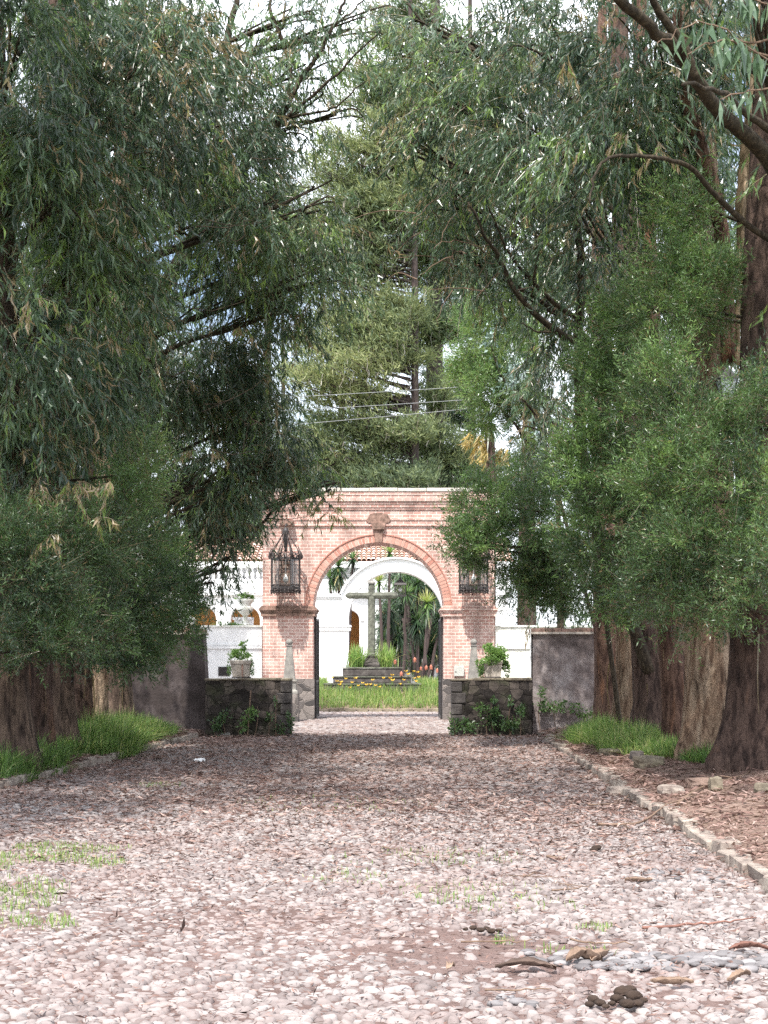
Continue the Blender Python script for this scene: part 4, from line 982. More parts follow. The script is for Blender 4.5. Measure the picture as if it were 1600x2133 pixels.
for side, rows, grp in (('L', LEFT, GL), ('R', RIGHT, GR)):
    for q, (px, Y, r0, bk, ht, bl, lab) in enumerate(rows):
        x = xx(px, Y)
        t, b = tree('eucalyptus_tree', lab, 'tree', (x, Y), grp)
        lean = (0.9 if side == 'L' else -0.7)*R.uniform(.2, 1)*(1 if q else (-3.2 if side == 'L' else -5.0))
        top = b + np.array([lean, R.uniform(-.6, .6), ht*.9])
        mb = MB(); c = trunk(mb, b, top, r0, r0*.28, 100+q*7+(side == 'R')*50, 1.45+.3*R.random(), bow=.25)
        tr = mb.build('trunk', M[bk], t, True)
        mb = MB(); barkrags(mb, b, top, r0, 18, (.80, .90)); mb.build('loose_bark', M['euc'], tr)
        mb = MB()
        for (bx, by, rx, ry, bY, dy, od, kw) in bl:          # a limb from the trunk into each leaf mass
            e = P(bx, by, bY)
            s_ = np.clip((e[2]-b[2]-1.8)/(top[2]-b[2]), .12, .93); st = b + (top-b)*s_
            mid = st + (e-st)*.5 + np.array([0, 0, .35])
            limb(mb, [st, st + (e-st)*.25 + np.array([0, 0, .3]), mid, e], r0*.24, .02, 7, .02)
            for kk in range(5):
                d = np.array([R.uniform(-1, 1)*rx*bY/F, R.uniform(-1, 1)*dy, R.uniform(-.8, .9)*ry*bY/F])*.8
                limb(mb, [mid + (e-mid)*R.uniform(0, 1), e + d*.5 + np.array([0, 0, .15]), e + d], .024, .006, 5, .014, 4)
        mb.build('limbs', M['limb'], t, True)
        EXTRA[(side, q)] = t
        mb = MB()
        for (bx, by, rx, ry, bY, dy, od, kw) in bl: blob(gum, mb, bx, by, rx, ry, bY, dy, od, **dict(dict(leaf=.20 if bY < 21.6 else .175), **kw))
        mb.build('crown', M['euc'], t)

# limbs the photograph shows clearly, added to their trees
def Pp(lst, Y0, Y1=None):
    n = len(lst); return [P(a, b, Y0 + ((Y1 or Y0)-Y0)*i/max(1, n-1)) for i, (a, b) in enumerate(lst)]
t = EXTRA[('L', 3)]; mb = MB()
limb(mb, Pp([(250, 830), (330, 620), (430, 450), (520, 330), (560, 270), (600, 215)], 25.2, 24), .13, .062, 9, .02)
limb(mb, Pp([(600, 215), (606, 150), (590, 90), (568, 30), (560, -60)], 24), .05, .022, 7, .02)
limb(mb, Pp([(600, 215), (630, 160), (665, 110), (700, 45), (722, -20)], 24), .05, .022, 7, .02)
limb(mb, Pp([(560, 275), (620, 225), (690, 165), (745, 110), (795, 60)], 24, 23.5), .035, .01, 6, .02)
limb(mb, Pp([(580, 250), (650, 235), (700, 222), (760, 165)], 24, 23.5), .03, .008, 6, .02)
limb(mb, Pp([(668, 105), (690, 60), (740, 20), (770, -20)], 24), .025, .01, 6, .02)
limb(mb, Pp([(440, 430), (460, 200), (474, 110), (492, -10)], 24.5), .09, .05, 8, .02)
limb(mb, Pp([(462, 190), (505, 125), (560, 85), (600, 40)], 24.5), .06, .03, 7, .02)
mb.build('fork_limb', M['limb'], t, True)
t = EXTRA[('L', 5)]; mb = MB()
limb(mb, Pp([(300, 1180), (345, 1112), (400, 1105), (440, 1132), (500, 1115), (545, 1092), (570, 1062), (600, 1048), (640, 1032), (662, 1000), (700, 960)], 28.8, 28), .055, .014, 7, .006)
limb(mb, Pp([(578, 1058), (600, 1030), (622, 1012)], 28), .018, .006, 5, .005)
limb(mb, Pp([(556, 1080), (590, 1082), (615, 1080), (640, 1076)], 28), .012, .005, 5, .005)
limb(mb, Pp([(440, 1132), (445, 1170), (452, 1200)], 28.4), .02, .006, 5, .01)
limb(mb, Pp([(500, 1115), (492, 1150), (486, 1180)], 28.4), .02, .006, 5, .01)
mb.build('hanging_limb', M['limb'], t, True)
mb = MB()
for x_, y_ in ((643, 1055), (652, 1070), (684, 1075), (690, 1060), (668, 1048), (700, 1078), (712, 1045)):
    gum(mb, P(x_, y_, 28), np.array([.07, .07, .12]), 2, .25, .15, .7, .05, 1.2, 1.0, 2)
mb.build('dead_sprig', M['euc'], t)
t = EXTRA[('R', 0)]; mb = MB()
limb(mb, Pp([(1680, 480), (1600, 330), (1540, 270), (1490, 225), (1440, 150), (1400, 95), (1345, 50), (1285, -10)], 17.4, 14.5), .105, .05, 10, .015)
limb(mb, Pp([(1452, 165), (1420, 90), (1385, 40), (1350, -20)], 15.5, 15), .06, .035, 8, .015)
limb(mb, Pp([(1640, 520), (1560, 470), (1490, 405), (1440, 350), (1400, 335), (1330, 324), (1270, 328), (1238, 365), (1228, 420)], 17.5, 15.5), .042, .010, 7, .01)
limb(mb, Pp([(1650, 300), (1560, 240), (1500, 190), (1420, 175)], 16, 14), .05, .015, 7, .02)
mb.build('low_limb', M['limb'], t, True)
t = EXTRA[('R', 1)]; mb = MB()
limb(mb, Pp([(1520, 760), (1512, 600), (1505, 500), (1490, 410), (1465, 320), (1440, 250), (1425, 130), (1410, 20)], 19.4, 19), .12, .07, 12, .02)
mb.build('red_stem', M['bark_red'], t, True)
mb = MB(); limb(mb, Pp([(1570, 800), (1562, 600), (1556, 460), (1560, 330), (1580, 150), (1590, -60)], 19.6, 19), .16, .12, 14, .02)
limb(mb, Pp([(1600, 820), (1598, 600), (1592, 420), (1600, 200), (1612, -60)], 19.9, 19), .14, .10, 12, .02)
limb(mb, Pp([(1536, 760), (1538, 620), (1545, 500), (1550, 380)], 19.2, 19), .035, .03, 8, .02)
mb.build('pale_stem', M['limb_pale'], t, True)
t = EXTRA[('R', 3)]; mb = MB()
limb(mb, Pp([(1352, 1400), (1300, 1250), (1235, 1080), (1213, 940), (1207, 840), (1204, 715), (1210, 600), (1206, 480), (1200, 380), (1190, 200)], 24.4, 22.6), .115, .045, 10, .015)
limb(mb, Pp([(1203, 716), (1160, 690), (1110, 650), (1065, 592), (1035, 530), (1010, 490), (975, 420)], 23.2, 22), .065, .016, 8, .015)
limb(mb, Pp([(1204, 662), (1165, 640), (1110, 588), (1070, 540), (1045, 500), (1020, 430)], 23.2, 22), .045, .012, 7, .015)
limb(mb, Pp([(1208, 500), (1225, 560), (1265, 640), (1280, 690)], 22.8, 22.2), .035, .010, 7, .015)
limb(mb, Pp([(1205, 440), (1240, 500), (1272, 560)], 22.8, 22), .026, .008, 7, .015)
limb(mb, Pp([(1160, 690), (1120, 690), (1085, 672)], 23, 22.6), .022, .007, 6, .015)
limb(mb, Pp([(1110, 588), (1120, 530), (1115, 470)], 22.6, 22.2), .022, .007, 6, .015)
mb.build('dark_stem', M['limb'], t, True)
# bare brown twiggery in the upper right crown
mb = MB()
for k in range(70):
    a = P(R.uniform(860, 1320), R.uniform(300, 620), 24.5 + R.uniform(-1, 1)); e = a + np.array([R.uniform(-1.2, .6), R.uniform(-.4, .4), R.uniform(-.7, .3)])
    limb(mb, [a, a + (e-a)*.5 + np.array([0, 0, R.uniform(0, .2)]), e], .011, .004, 4, .02, 4)
mb.build('bare_twigs', M['stick'], EXTRA[('R', 4)])
mb = MB()
for k in range(60):
    a = P(R.uniform(60, 560), R.uniform(80, 1180), 19.5 + R.uniform(-1, 3)); e = a + np.array([R.uniform(-.4, 1.0), R.uniform(-.4, .4), R.uniform(-.2, .6)])
    limb(mb, [a, a + (e-a)*.5 + np.array([0, 0, -R.uniform(0, .12)]), e], .008, .003, 4, .02, 4)
mb.build('bare_twigs', M['limb'], EXTRA[('L', 3)])
for key, lst in ((('L', 0), ((65, 630, 12, 28, 17.2), (70, 1010, 34, 30, 17.8), (150, 1000, 24, 36, 17.8), (235, 1010, 16, 30, 18), (205, 1090, 14, 26, 17.5), (95, 1120, 14, 20, 17))), (('L', 4), ((310, 950, 24, 16, 20), (425, 940, 24, 18, 25), (505, 700, 16, 24, 23.5))), (('R', 1), ((1318, 300, 9, 22, 17.8), (1372, 312, 9, 20, 17.8), (1180, 120, 20, 20, 18.2)))):
    mb = MB()
    for (a, b_, rx, ry, Y) in lst: gum(mb, P(a, b_, Y), np.array([rx*Y/F, .12, ry*Y/F]), max(3, int(rx*ry/110)), .3, .17, .72, .04, 1.6, 1.0, 4)
    mb.build('dead_leaves', M['euc'], EXTRA[key])
# near spray of big leaves at the top right
mb = MB(); tw = MB(); Yn = 11.5
for pts in ([(1660, 60), (1560, 90), (1500, 55), (1440, 50), (1370, 92)], [(1660, 130), (1560, 105), (1520, 82), (1470, 92), (1430, 118)], [(1680, 180), (1590, 120), (1540, 85)], [(1680, 190), (1600, 185), (1540, 192), (1500, 205)], [(1680, 20), (1600, 10), (1540, -15)]):
    q = limb(tw, Pp(pts, Yn, Yn-.3), .011, .004, 5, .01)
    n = 26; i = rg.integers(3, len(q), n)
    ln = rg.uniform(.15, .30, n)
    leaves(mb, q[i] + rg.normal(0, .01, (n, 3)), np.array([0, 0, -1.]) + rg.normal(0, .24, (n, 3)), ln, ln*rg.uniform(.13, .19, n), np.clip(rg.normal(.26, .10, n), .08, .5), .12)
lf = mb.build('near_leaves', M['euc'], EXTRA[('R', 0)]); tw.build('near_twigs', M['stick'], EXTRA[('R', 0)])

# ---------------------------------------------------------------- wattles: dense fine foliage low under the gums
def wattle_tree(lab, px, Y, bl, grp, h=4, side=1):
    x = xx(px, Y) if 32 < Y else (6.7 if px > 800 else -7.0); t, b = tree('wattle_tree', lab, 'tree', (x, Y), grp)
    mb = MB(); trunk(mb, b, b + np.array([0, 0, h]), .11, .05, abs(int(px))+7, 1.3, 12, 16, .2)
    cs = [P(q[0], q[1], q[4]) for q in bl]
    for c in cs:
        st = b + np.array([0, 0, np.clip(c[2]-b[2]-.8, .6, h-.2)]); limb(mb, [st, (st+c)/2 + np.array([0, 0, .2]), c], .05, .012, 6, .03)
    mb.build('trunk', M['limb'], t, True)
    mb = MB()
    for (bx, by, rx, ry, bY, dy, od, kw) in bl: blob(wattle, mb, bx, by, rx, ry, bY, dy, od, **kw)
    mb.build('crown', M['aca'], t)
    return t
GA = 'fine-leaved wattles under the tall trees'
wattle_tree('dense dark fine-leaved wattle covering the trunks at the lower left edge', 60, 17.6, [(70, 1190, 170, 120, 17.6, 1.3, 2.6, dict(base=.08)), (20, 1310, 120, 70, 17.4, 1.0, 2.4, dict(base=.08)), (180, 1300, 110, 80, 18.4, 1.0, 2.4, dict(base=.12)), (60, 1090, 180, 80, 18, 1.1, 1.6, dict(base=.07)), (190, 1130, 140, 80, 19, 1.1, 1.8, dict(base=.10)), (100, 1350, 90, 40, 17.6, .8, 1.6, dict(base=.10))], GA)  # this and the next wattle: lower-left shade put into low leaf tints
wattle_tree('dense dark green wattle overhanging the left plaster wall', 280, 24.0, [(280, 1180, 120, 130, 22.5, 1.5, 2.5, dict(base=.10)), (330, 1270, 90, 90, 24, 1.3, 2.4, dict(base=.09)), (250, 1330, 110, 70, 23, 1.2, 2.3, dict(base=.13)), (350, 1205, 65, 85, 25, 1.2, 2.2, dict(base=.27)), (345, 1335, 60, 55, 25, 1.0, 2, dict(base=.18)), (385, 1255, 28, 40, 26, .7, 1.5, dict(base=.27))], GA)
wattle_tree('bright green fine-leaved wattle top glowing among dark gum leaves on the left', 305, 20.6, [(300, 985, 52, 70, 19.6, .8, 2.4, dict(base=.44)), (250, 1055, 70, 60, 20, .9, 2.0, dict(base=.30))], GA, 7)
wattle_tree('fine-leaved wattle hiding the right lantern and brick pier', 1120, 27.8, [(1000, 1055, 70, 65, 26.5, 1.2, 2.7, dict(base=.30)), (955, 1128, 48, 36, 26, .8, 2.4, dict(base=.32)), (990, 1145, 50, 34, 26.3, .8, 2.4, dict(base=.28)), (1000, 1135, 55, 32, 26.5, .8, 2.2, dict(base=.22)), (1095, 1110, 75, 100, 27, 1.3, 2.7, dict(base=.20)), (1120, 1240, 70, 55, 27.5, 1.2, 2.5, dict(base=.17)), (1075, 1210, 36, 50, 27, .8, 2.2, dict(base=.18)), (1110, 1000, 70, 42, 28, 1.2, 2.3, dict(base=.24)), (1170, 1200, 80, 95, 27, 1.3, 2.4, dict(base=.22))], GA, 4)
wattle_tree('tall light green wattle standing beside the dark conifers behind the right pier', 1160, 33.6, [(1000, 720, 60, 85, 33, 1.4, 2.4, dict(base=.44)), (1020, 825, 62, 72, 33, 1.5, 2.5, dict(base=.40)), (1080, 760, 60, 110, 33.4, 1.5, 2.3, dict(base=.36)), (1112, 890, 45, 90, 33.4, 1.4, 2.2, dict(base=.30)), (985, 790, 30, 60, 33, .9, 1.6, dict(base=.46))], GA, 6)
wattle_tree('rounded light green wattle mass halfway up beside the thin dark stem, right', 1330, 22.0, [(1260, 760, 70, 85, 21.5, 1.2, 2.6, dict(base=.34)), (1320, 700, 90, 80, 21, 1.3, 2.5, dict(base=.36)), (1290, 860, 90, 90, 21, 1.3, 2.5, dict(base=.33)), (1230, 1000, 85, 95, 21.5, 1.3, 2.6, dict(base=.32)), (1240, 1120, 70, 80, 21.5, 1.1, 2.4, dict(base=.26)), (1290, 1230, 85, 60, 21.5, 1.1, 2.3, dict(base=.24)), (1330, 990, 90, 110, 21, 1.3, 2.4, dict(base=.26))], GA, 6)
wattle_tree('broad grey green wattle mass filling the right edge above the big trunks', 1520, 16.6, [(1420, 880, 120, 140, 17.4, 1.4, 2.5, dict(base=.25)), (1550, 830, 90, 110, 17.2, 1.3, 2.4, dict(base=.22)), (1390, 1040, 110, 110, 17.4, 1.3, 2.5, dict(base=.28)), (1510, 1010, 110, 120, 17, 1.3, 2.5, dict(base=.22)), (1450, 1160, 120, 90, 17, 1.2, 2.4, dict(base=.26)), (1390, 1240, 90, 60, 17.2, 1.0, 2.2, dict(base=.21)), (1560, 1180, 90, 110, 16.6, 1.2, 2.4, dict(base=.22)), (1500, 1270, 110, 50, 16.8, .9, 2.0, dict(base=.23)), (1590, 660, 50, 80, 20.6, .9, 1.2, dict(base=.24))], GA, 5)
wattle_tree('upright bright wattle spire between gum limbs at upper right', 1415, 19.4, [(1415, 430, 60, 80, 18.8, .9, 2.4, dict(base=.38)), (1400, 530, 85, 80, 18.8, 1.1, 2.6, dict(base=.36)), (1440, 640, 110, 80, 18.6, 1.2, 2.5, dict(base=.33)), (1370, 640, 70, 60, 18.8, 1.0, 2.2, dict(base=.34))], GA, 9)

# young blue-leaved gum sprigs on the right
def sprig(lab, bl):
    x = xx(1150, 30); t = thing('young_gum', lab, 'sapling', (xx(1295, bl[0][4]), bl[0][4], .3))
    mb = MB()
    for (a, b_, rx, ry, Y, n) in bl:
        c = P(a, b_, Y); r = np.array([rx*Y/F, .5, ry*Y/F]); p, o, li = lobes(c, r, n, 6)
        for rep in range(6):
            ln = rg.uniform(.07, .12, n)
            leaves(mb, p + rg.normal(0, .12, (n, 3)), rg.normal(0, 1, (n, 3)) + np.array([0, 0, -.3]), ln, ln*rg.uniform(.45, .65, n), rg.uniform(0, 1, n), .05)
    mb.build('leaves', M['blue'], t)
    mb = MB()
    base = ORG[t]; limb(mb, [base, P(bl[0][0], bl[0][1]+30, bl[0][4])] + [P(q[0], q[1], q[4]) for q in bl], .05, .012, 6, .02); mb.build('stem', M['limb'], t)
sprig('young gum with pale blue round leaves beside the thin dark stem, right', [(1215, 905, 16, 30, 25.8, 14), (1212, 800, 22, 22, 25.6, 16), (1240, 770, 22, 16, 25.6, 14)])
sprig('young gum with bluish leaves behind the light green wattle, right of the conifers', [(1130, 880, 40, 80, 32, 60), (1050, 790, 40, 70, 32, 60), (1020, 700, 25, 50, 32, 40)])

# ---------------------------------------------------------------- trees behind the two rows, crown shade put into their dark leaf tint
def backtree(lab, px, Y, bl, h=16, grp='dark trees behind the rows'):
    x = xx(px, Y); t = thing('background_tree', lab, 'tree', (x, Y, -.05), grp); b = ORG[t]
    mb = MB(); trunk(mb, b, b + np.array([.3, 0, h]), .35, .12, abs(int(px)), 1.3, 14, 14, .3); mb.build('trunk', M['bark_dark'], t, True)
    mb = MB()
    for (bx, by, rx, ry, bY, dy, od) in bl: blob(gum, mb, bx, by, rx, ry, bY, dy, od, leaf=.26, L=1.1, base=.13, dead=.02)
    mb.build('crown', M['euc'], t)
backtree('tall dark gum filling the far left behind the row', -60, 34, [(0, 500, 210, 420, 34, 3, .9), (60, 1050, 180, 200, 34, 2, .9), (0, -100, 240, 300, 34, 3, .6)])
backtree('tall dark gum behind the left plaster wall', 240, 38, [(250, 400, 190, 350, 38, 3, .9), (270, 900, 150, 260, 37, 2.5, 1.0), (250, 0, 200, 260, 38, 3, .7)])
backtree('tall dark gum behind the right plaster wall', 1330, 38, [(1310, 450, 190, 330, 38, 3, .9), (1290, 900, 170, 220, 37, 2.5, .9), (1250, 60, 210, 240, 38, 3, .7), (1210, 1160, 120, 110, 36, 1.6, 1.0)])
backtree('tall dark gum filling the far right behind the row', 1600, 34, [(1560, 480, 210, 420, 34, 3, .9), (1540, 1000, 180, 220, 34, 2, .9), (1540, -100, 240, 300, 34, 3, .6)])
backtree('thin-crowned gum standing above the right side wall', 1100, 44, [(1080, 300, 140, 260, 44, 2.6, .8), (1060, 560, 110, 160, 44, 2.2, .7)], 15)

# ---------------------------------------------------------------- conifers beyond the house
def conifer(lab, px, Y, r0, py_top, tiers, trunk_px=None):
    x = xx(px, Y); t = thing('conifer_tree', lab, 'tree', (x, Y, -.05), 'conifers beyond the house'); b = ORG[t]
    top = P(px - 6, py_top, Y)
    mb = MB(); trunk(mb, b, top, r0, r0*.35, abs(int(px))+3, 1.15, 18, 40, .35, .08); mb.build('trunk', M['conbark'], t, True)
    mb = MB(); br = MB()
    for (tx, ty, rx, ry, dY, od, base) in tiers:
        Yt = Y + dY; c = P(tx, ty, Yt); r = np.array([rx*Yt/F, 2.6, ry*Yt/F*1.3]); c = c + np.array([0, 0, -.15*R.uniform(0, 1)])
        # boughs from the trunk out to the ends of the tier
        nb = max(6, int(rx/6))
        ends = c + np.stack([rg.uniform(-1, 1, nb)*r[0], rg.uniform(-1, 1, nb)*2.4, rg.uniform(-.85, .8, nb)*r[2]], -1)
        for e in ends:
            s_ = np.array([x + (top[0]-x)*(e[2]/top[2]), Y, max(2, e[2]-.25*abs(e[0]-x)-.2)])
            q = limb(br, [s_, s_ + (e-s_)*.5 + np.array([0, 0, -.25]), e], .09, .02, 5, .03, 5)
            n = int(od*70); k = rg.integers(4, len(q), n)
            u = q[k] + rg.normal(0, 1, (n, 3))*np.array([.55, .6, .10])
            for rep in range(7):
                ln = rg.uniform(.22, .50, n)
                leaves(mb, u + rg.normal(0, .14, (n, 3)), rg.normal(0, .65, (n, 3)) + np.array([.4*np.sign(e[0]-x), 0, .75]), ln, ln*rg.uniform(.12, .2, n), np.clip(base + rg.normal(0, .10, n), 0, .74), .1)
            n = int(od*8); k = rg.integers(3, len(q), n)             # grey lichen hanging under the bough
            L_ = rg.uniform(.2, 1.0, n); uu = np.linspace(0, 1, 4)
            pt = (q[k] + rg.normal(0, 1, (n, 3))*np.array([.5, .4, .05]))[:, None] + np.array([0, 0, -1.])*(L_[:, None]*uu)[:, :, None] + rg.normal(0, .07, (n, 4, 3))
            ribbons(mb, pt, rg.uniform(.03, .09, n), rg.uniform(.80, 1.0, n))
        n = int(od*rx*ry*.038)                                        # filling of the tier
        p = c + (unit(rg.normal(0, 1, (n, 3)))*rg.uniform(.2, 1, (n, 1))**.6)*r
        for rep in range(6):
            ln = rg.uniform(.22, .5, n)
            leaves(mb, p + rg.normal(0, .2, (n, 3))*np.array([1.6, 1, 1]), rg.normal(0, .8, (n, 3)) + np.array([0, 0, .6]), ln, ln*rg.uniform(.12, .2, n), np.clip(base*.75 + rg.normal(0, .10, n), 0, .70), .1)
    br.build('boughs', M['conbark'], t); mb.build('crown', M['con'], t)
    return t
conifer('massive conifer with thick dark trunk and hanging grey lichen above the arch', 914, 88, .72, -250, [
    (905, 545, 95, 32, 0, 1.0, .52), (890, 665, 95, 26, -1, .9, .40), (960, 665, 70, 40, 0, .9, .45), (925, 815, 45, 22, -2, .8, .45), (905, 915, 70, 24, -1, .9, .42), (960, 965, 95, 30, 0, 1.0, .48), (870, 1005, 130, 24, 0, 1.1, .28),
    (930, 410, 100, 40, 0, .7, .40), (960, 270, 110, 60, 0, .7, .34), (900, 120, 110, 66, 0, .9, .40), (880, 230, 90, 40, 0, .9, .42), (850, 30, 90, 50, 1, .8, .36), (930, 480, 90, 26, 0, .8, .42), (990, 480, 70, 50, 1, .7, .38), (960, 560, 60, 30, 1, .5, .4)])
conifer('conifer of sunlit yellow green tiers and slimmer trunk left of the thick one', 858, 84, .30, -120, [  # higher tints put the sunlit look into these tiers
    (735, 650, 105, 34, 0, 1.0, .58), (820, 640, 70, 28, -1, .9, .48), (690, 745, 80, 36, -2, 1.0, .62), (790, 715, 100, 26, -1, .9, .52), (660, 800, 60, 34, -1, .9, .62), (700, 895, 85, 34, 0, 1.0, .50), (800, 885, 90, 24, 0, .9, .48), (690, 960, 80, 34, 0, 1.0, .50), (780, 980, 110, 26, 0, 1.0, .34),
    (745, 545, 90, 34, 0, .8, .5), (800, 430, 110, 36, 0, .9, .48), (680, 500, 70, 36, 0, .8, .5), (630, 740, 50, 34, 0, .8, .5), (860, 350, 90, 46, 0, 1.0, .55), (690, 340, 60, 34, 0, .8, .55), (720, 180, 70, 40, 1, .7, .5), (700, 440, 70, 30, 1, .7, .5), (760, 300, 120, 40, 0, .8, .60), (830, 210, 70, 50, 0, .8, .62), (740, 395, 90, 34, 0, .8, .52), (790, 460, 80, 30, 0, .6, .40), (800, 120, 80, 50, 0, .6, .5), (660, 690, 50, 30, 0, .7, .55)])
conifer('dark conifer closing the view low behind the left tiers', 720, 98, .35, 560, [(650, 985, 110, 36, 0, 1.0, .30), (620, 900, 50, 40, 0, .6, .30), (620, 1050, 90, 40, 0, 1, .28)])
conifer('far conifer with bare lower trunk showing in the gap left of the sunlit tiers', 562, 104, .42, 300, [(560, 420, 110, 60, 0, 1, .25), (600, 480, 90, 60, 0, 1, .3),  (530, 900, 90, 60, 0, .5, .22), (540, 1000, 80, 60, 0, .6, .25), (600, 560, 70, 40, 0, .5, .3), (500, 1085, 70, 40, 0, .9, .40)])
conifer('far conifer with thin straight trunk beside another, in the left gap', 592, 108, .26, 440, [(610, 500, 60, 50, 0, .6, .25), (600, 960, 60, 50, 0, .5, .25), (620, 600, 50, 50, 0, .6, .25)])
conifer('far dark conifer right of the thick trunk, mostly behind the wattle', 985, 102, .40, -80, [(1000, 560, 70, 60, 0, .6, .2), (985, 720, 60, 50, 0, .6, .2), (885, 800, 50, 70, 0, .7, .14), (960, 860, 55, 60, 0, .8, .16), (940, 600, 60, 40, 0, .6, .16), (960, 780, 50, 30, 0, .5, .15), (1020, 350, 120, 90, 0, .6, .25), (1020, 980, 90, 40, 0, .9, .2)])
# bright green tree over the house roof, left of the gateway
t = thing('garden_tree', 'light green tree rising over the tiled roof left of the gateway', 'tree', (xx(500, 80), 80, -.05))
mb = MB(); trunk(mb, ORG[t], P(500, 1100, 80), .25, .1, 77, 1.2, 10, 12); mb.build('trunk', M['bark_dark'], t, True)
mb = MB()
for a in ((520, 1090, 60, 35, 80, 2, 1.6), (440, 1120, 60, 30, 80, 2, 1.2), (590, 1080, 40, 30, 80, 2, 1)): blob(gum, mb, *a, leaf=.35, base=.5, L=1.0, dead=0)
mb.build('crown', M['euc'], t)

# ---------------------------------------------------------------- yuccas in the court
def rosette(mb, c, r, n=90, up=.35, tint=.5, dead=0.0):
    c = np.asarray(c, float); d = unit(rg.normal(0, 1, (n, 3)) + np.array([0, 0, up])); L_ = r*rg.uniform(.75, 1.15, n)
    u = np.linspace(0, 1, 5); drop = np.clip(.5 - d[:, 2], 0.05, 2)*.22
    pts = c + d[:, None]*(L_[:, None]*u)[:, :, None] + np.array([0, 0, -1.])*(L_[:, None]*drop[:, None]*u**2)[:, :, None]
    s = unit(np.cross(d, np.array([0, 0, 1.])))[:, None]; wv = .055*np.array([.5, 1, .9, .6, .06])[None, :, None]*rg.uniform(.8, 1.2, (n, 1, 1))
    v = np.stack([pts - s*wv*.5, pts + s*wv*.5], 2).reshape(-1, 3)
    i = np.arange(n)[:, None]*10; j = np.arange(4)[None]*2
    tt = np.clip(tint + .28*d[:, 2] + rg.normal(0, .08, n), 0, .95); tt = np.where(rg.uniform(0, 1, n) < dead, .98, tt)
    mb.add(v, np.stack([i+j, i+j+1, i+j+3, i+j+2], -1).reshape(-1, 4), np.repeat(tt, 10))
def yucca(lab, heads, px_b, Y):
    t = thing('yucca_plant', lab, 'yucca', (xx(px_b, Y), Y, -.01), 'yuccas in the court')
    b = ORG[t]; st = MB(); mb = MB()
    for (px, py, rpx, n, up, tint) in heads:
        c = P(px, py, Y + R.uniform(-.5, .5)); limb(st, [b + np.array([R.uniform(-.15, .15), R.uniform(-.1, .1), 0]), b*.4 + c*.6 + np.array([0, 0, -.5]), c], .09, .05, 8, .03)
        rosette(mb, c, rpx*Y/F, n, up, tint)
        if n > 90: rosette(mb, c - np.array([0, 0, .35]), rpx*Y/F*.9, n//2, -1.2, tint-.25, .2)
    st.build('stem', M['conbark'], t, True); mb.build('leaves', M['yuc'], t)
yucca('tall dark yucca drooping left of the white arch, before the upper house wall', [(705, 1180, 44, 150, -.1, .30), (688, 1205, 30, 70, .1, .40), (735, 1165, 30, 80, 0, .25)], 716, 63.5)
yucca('bright yucca rosette just right of the cross top', [(789, 1212, 27, 90, .6, .72), (812, 1152, 30, 80, .5, .55)], 806, 62)
yucca('bright yucca rosette on a bare stem near the right brick jamb', [(889, 1256, 32, 110, .4, .68)], 882, 61.2)
yucca('dark shaggy yucca mass with drooping dead leaves behind the cross shaft', [(810, 1270, 40, 170, -.8, .16), (830, 1320, 42, 190, -1.0, .14), (846, 1236, 32, 90, .3, .45), (800, 1330, 34, 120, -1, .12)], 838, 63)
yucca('dark yucca crowns under the top of the white arch', [(870, 1215, 36, 110, -.2, .22), (905, 1225, 40, 120, -.2, .14), (850, 1200, 30, 80, .1, .35), (920, 1290, 36, 120, -.4, .10), (870, 1290, 40, 130, -.6, .10)], 868, 65.5)
yucca('low dark yucca by the right jamb', [(905, 1340, 34, 120, -.2, .12), (880, 1355, 34, 120, .0, .12), (860, 1370, 26, 80, 0, .15)], 892, 66)
t = thing('garden_tree', 'crooked brown multi-stemmed tree in shade under the white arch', 'tree', (xx(885, 67), 67, -.01))
mb = MB()
for pts in ([(880, 1400), (868, 1350), (850, 1300), (846, 1230)], [(885, 1400), (890, 1340), (880, 1270), (870, 1190)], [(888, 1400), (905, 1350), (925, 1300), (940, 1240)], [(890, 1398), (915, 1370), (940, 1330)], [(862, 1400), (846, 1340), (840, 1290)]):
    limb(mb, Pp(pts, 67), .16, .05, 8, .03)
mb.build('trunk', M['conbark'], t, True)
mb = MB()
for a in ((880, 1200, 70, 45, 68, 1.5, 2.2), (920, 1300, 50, 80, 68, 1.5, 2.2), (840, 1320, 50, 70, 69, 1.2, 2.0), (890, 1350, 70, 60, 69, 1.2, 2.2), (860, 1260, 60, 50, 69, 1.2, 2.0)): blob(gum, mb, *a, leaf=.3, base=.08, L=.8, dead=0)
mb.build('crown', M['euc'], t)
# palm with hanging yellow dead fronds
t = thing('palm_tree', 'palm whose dead yellow fronds hang out under the light green wattle', 'palm', (xx(1020, 46), 46, -.01))
mb = MB(); limb(mb, [ORG[t], P(1022, 1000, 46), P(1020, 890, 46)], .2, .13, 10, .02); mb.build('trunk', M['bark_dark'], t, True)
mb = MB()
for px, py, ex, ey in ((982, 898, 976, 915), (990, 900, 975, 925), (1004, 898, 985, 955), (1010, 900, 998, 962), (1016, 903, 1002, 968), (1022, 915, 1010, 958), (1030, 915, 1018, 955), (1046, 930, 1040, 955), (1056, 932, 1052, 956), (1000, 905, 990, 940)):
    a = P(px, py, 46); e = P(ex, ey, 46 + R.uniform(-.3, .3)); n = 46; u = rg.uniform(0, 1, n)
    p = a + (e-a)*u[:, None]; ln = rg.uniform(.25, .45, n)
    leaves(mb, p, (e-a)[None]/np.linalg.norm(e-a) + rg.normal(0, .30, (n, 3)), ln, ln*.13, rg.uniform(.3, 1, n), .05)
mb.build('dead_fronds', M['frond'], t)
mb = MB(); rosette(mb, P(1020, 880, 46), .9, 90, .3, .4); mb.build('fronds', M['yuc'], t)

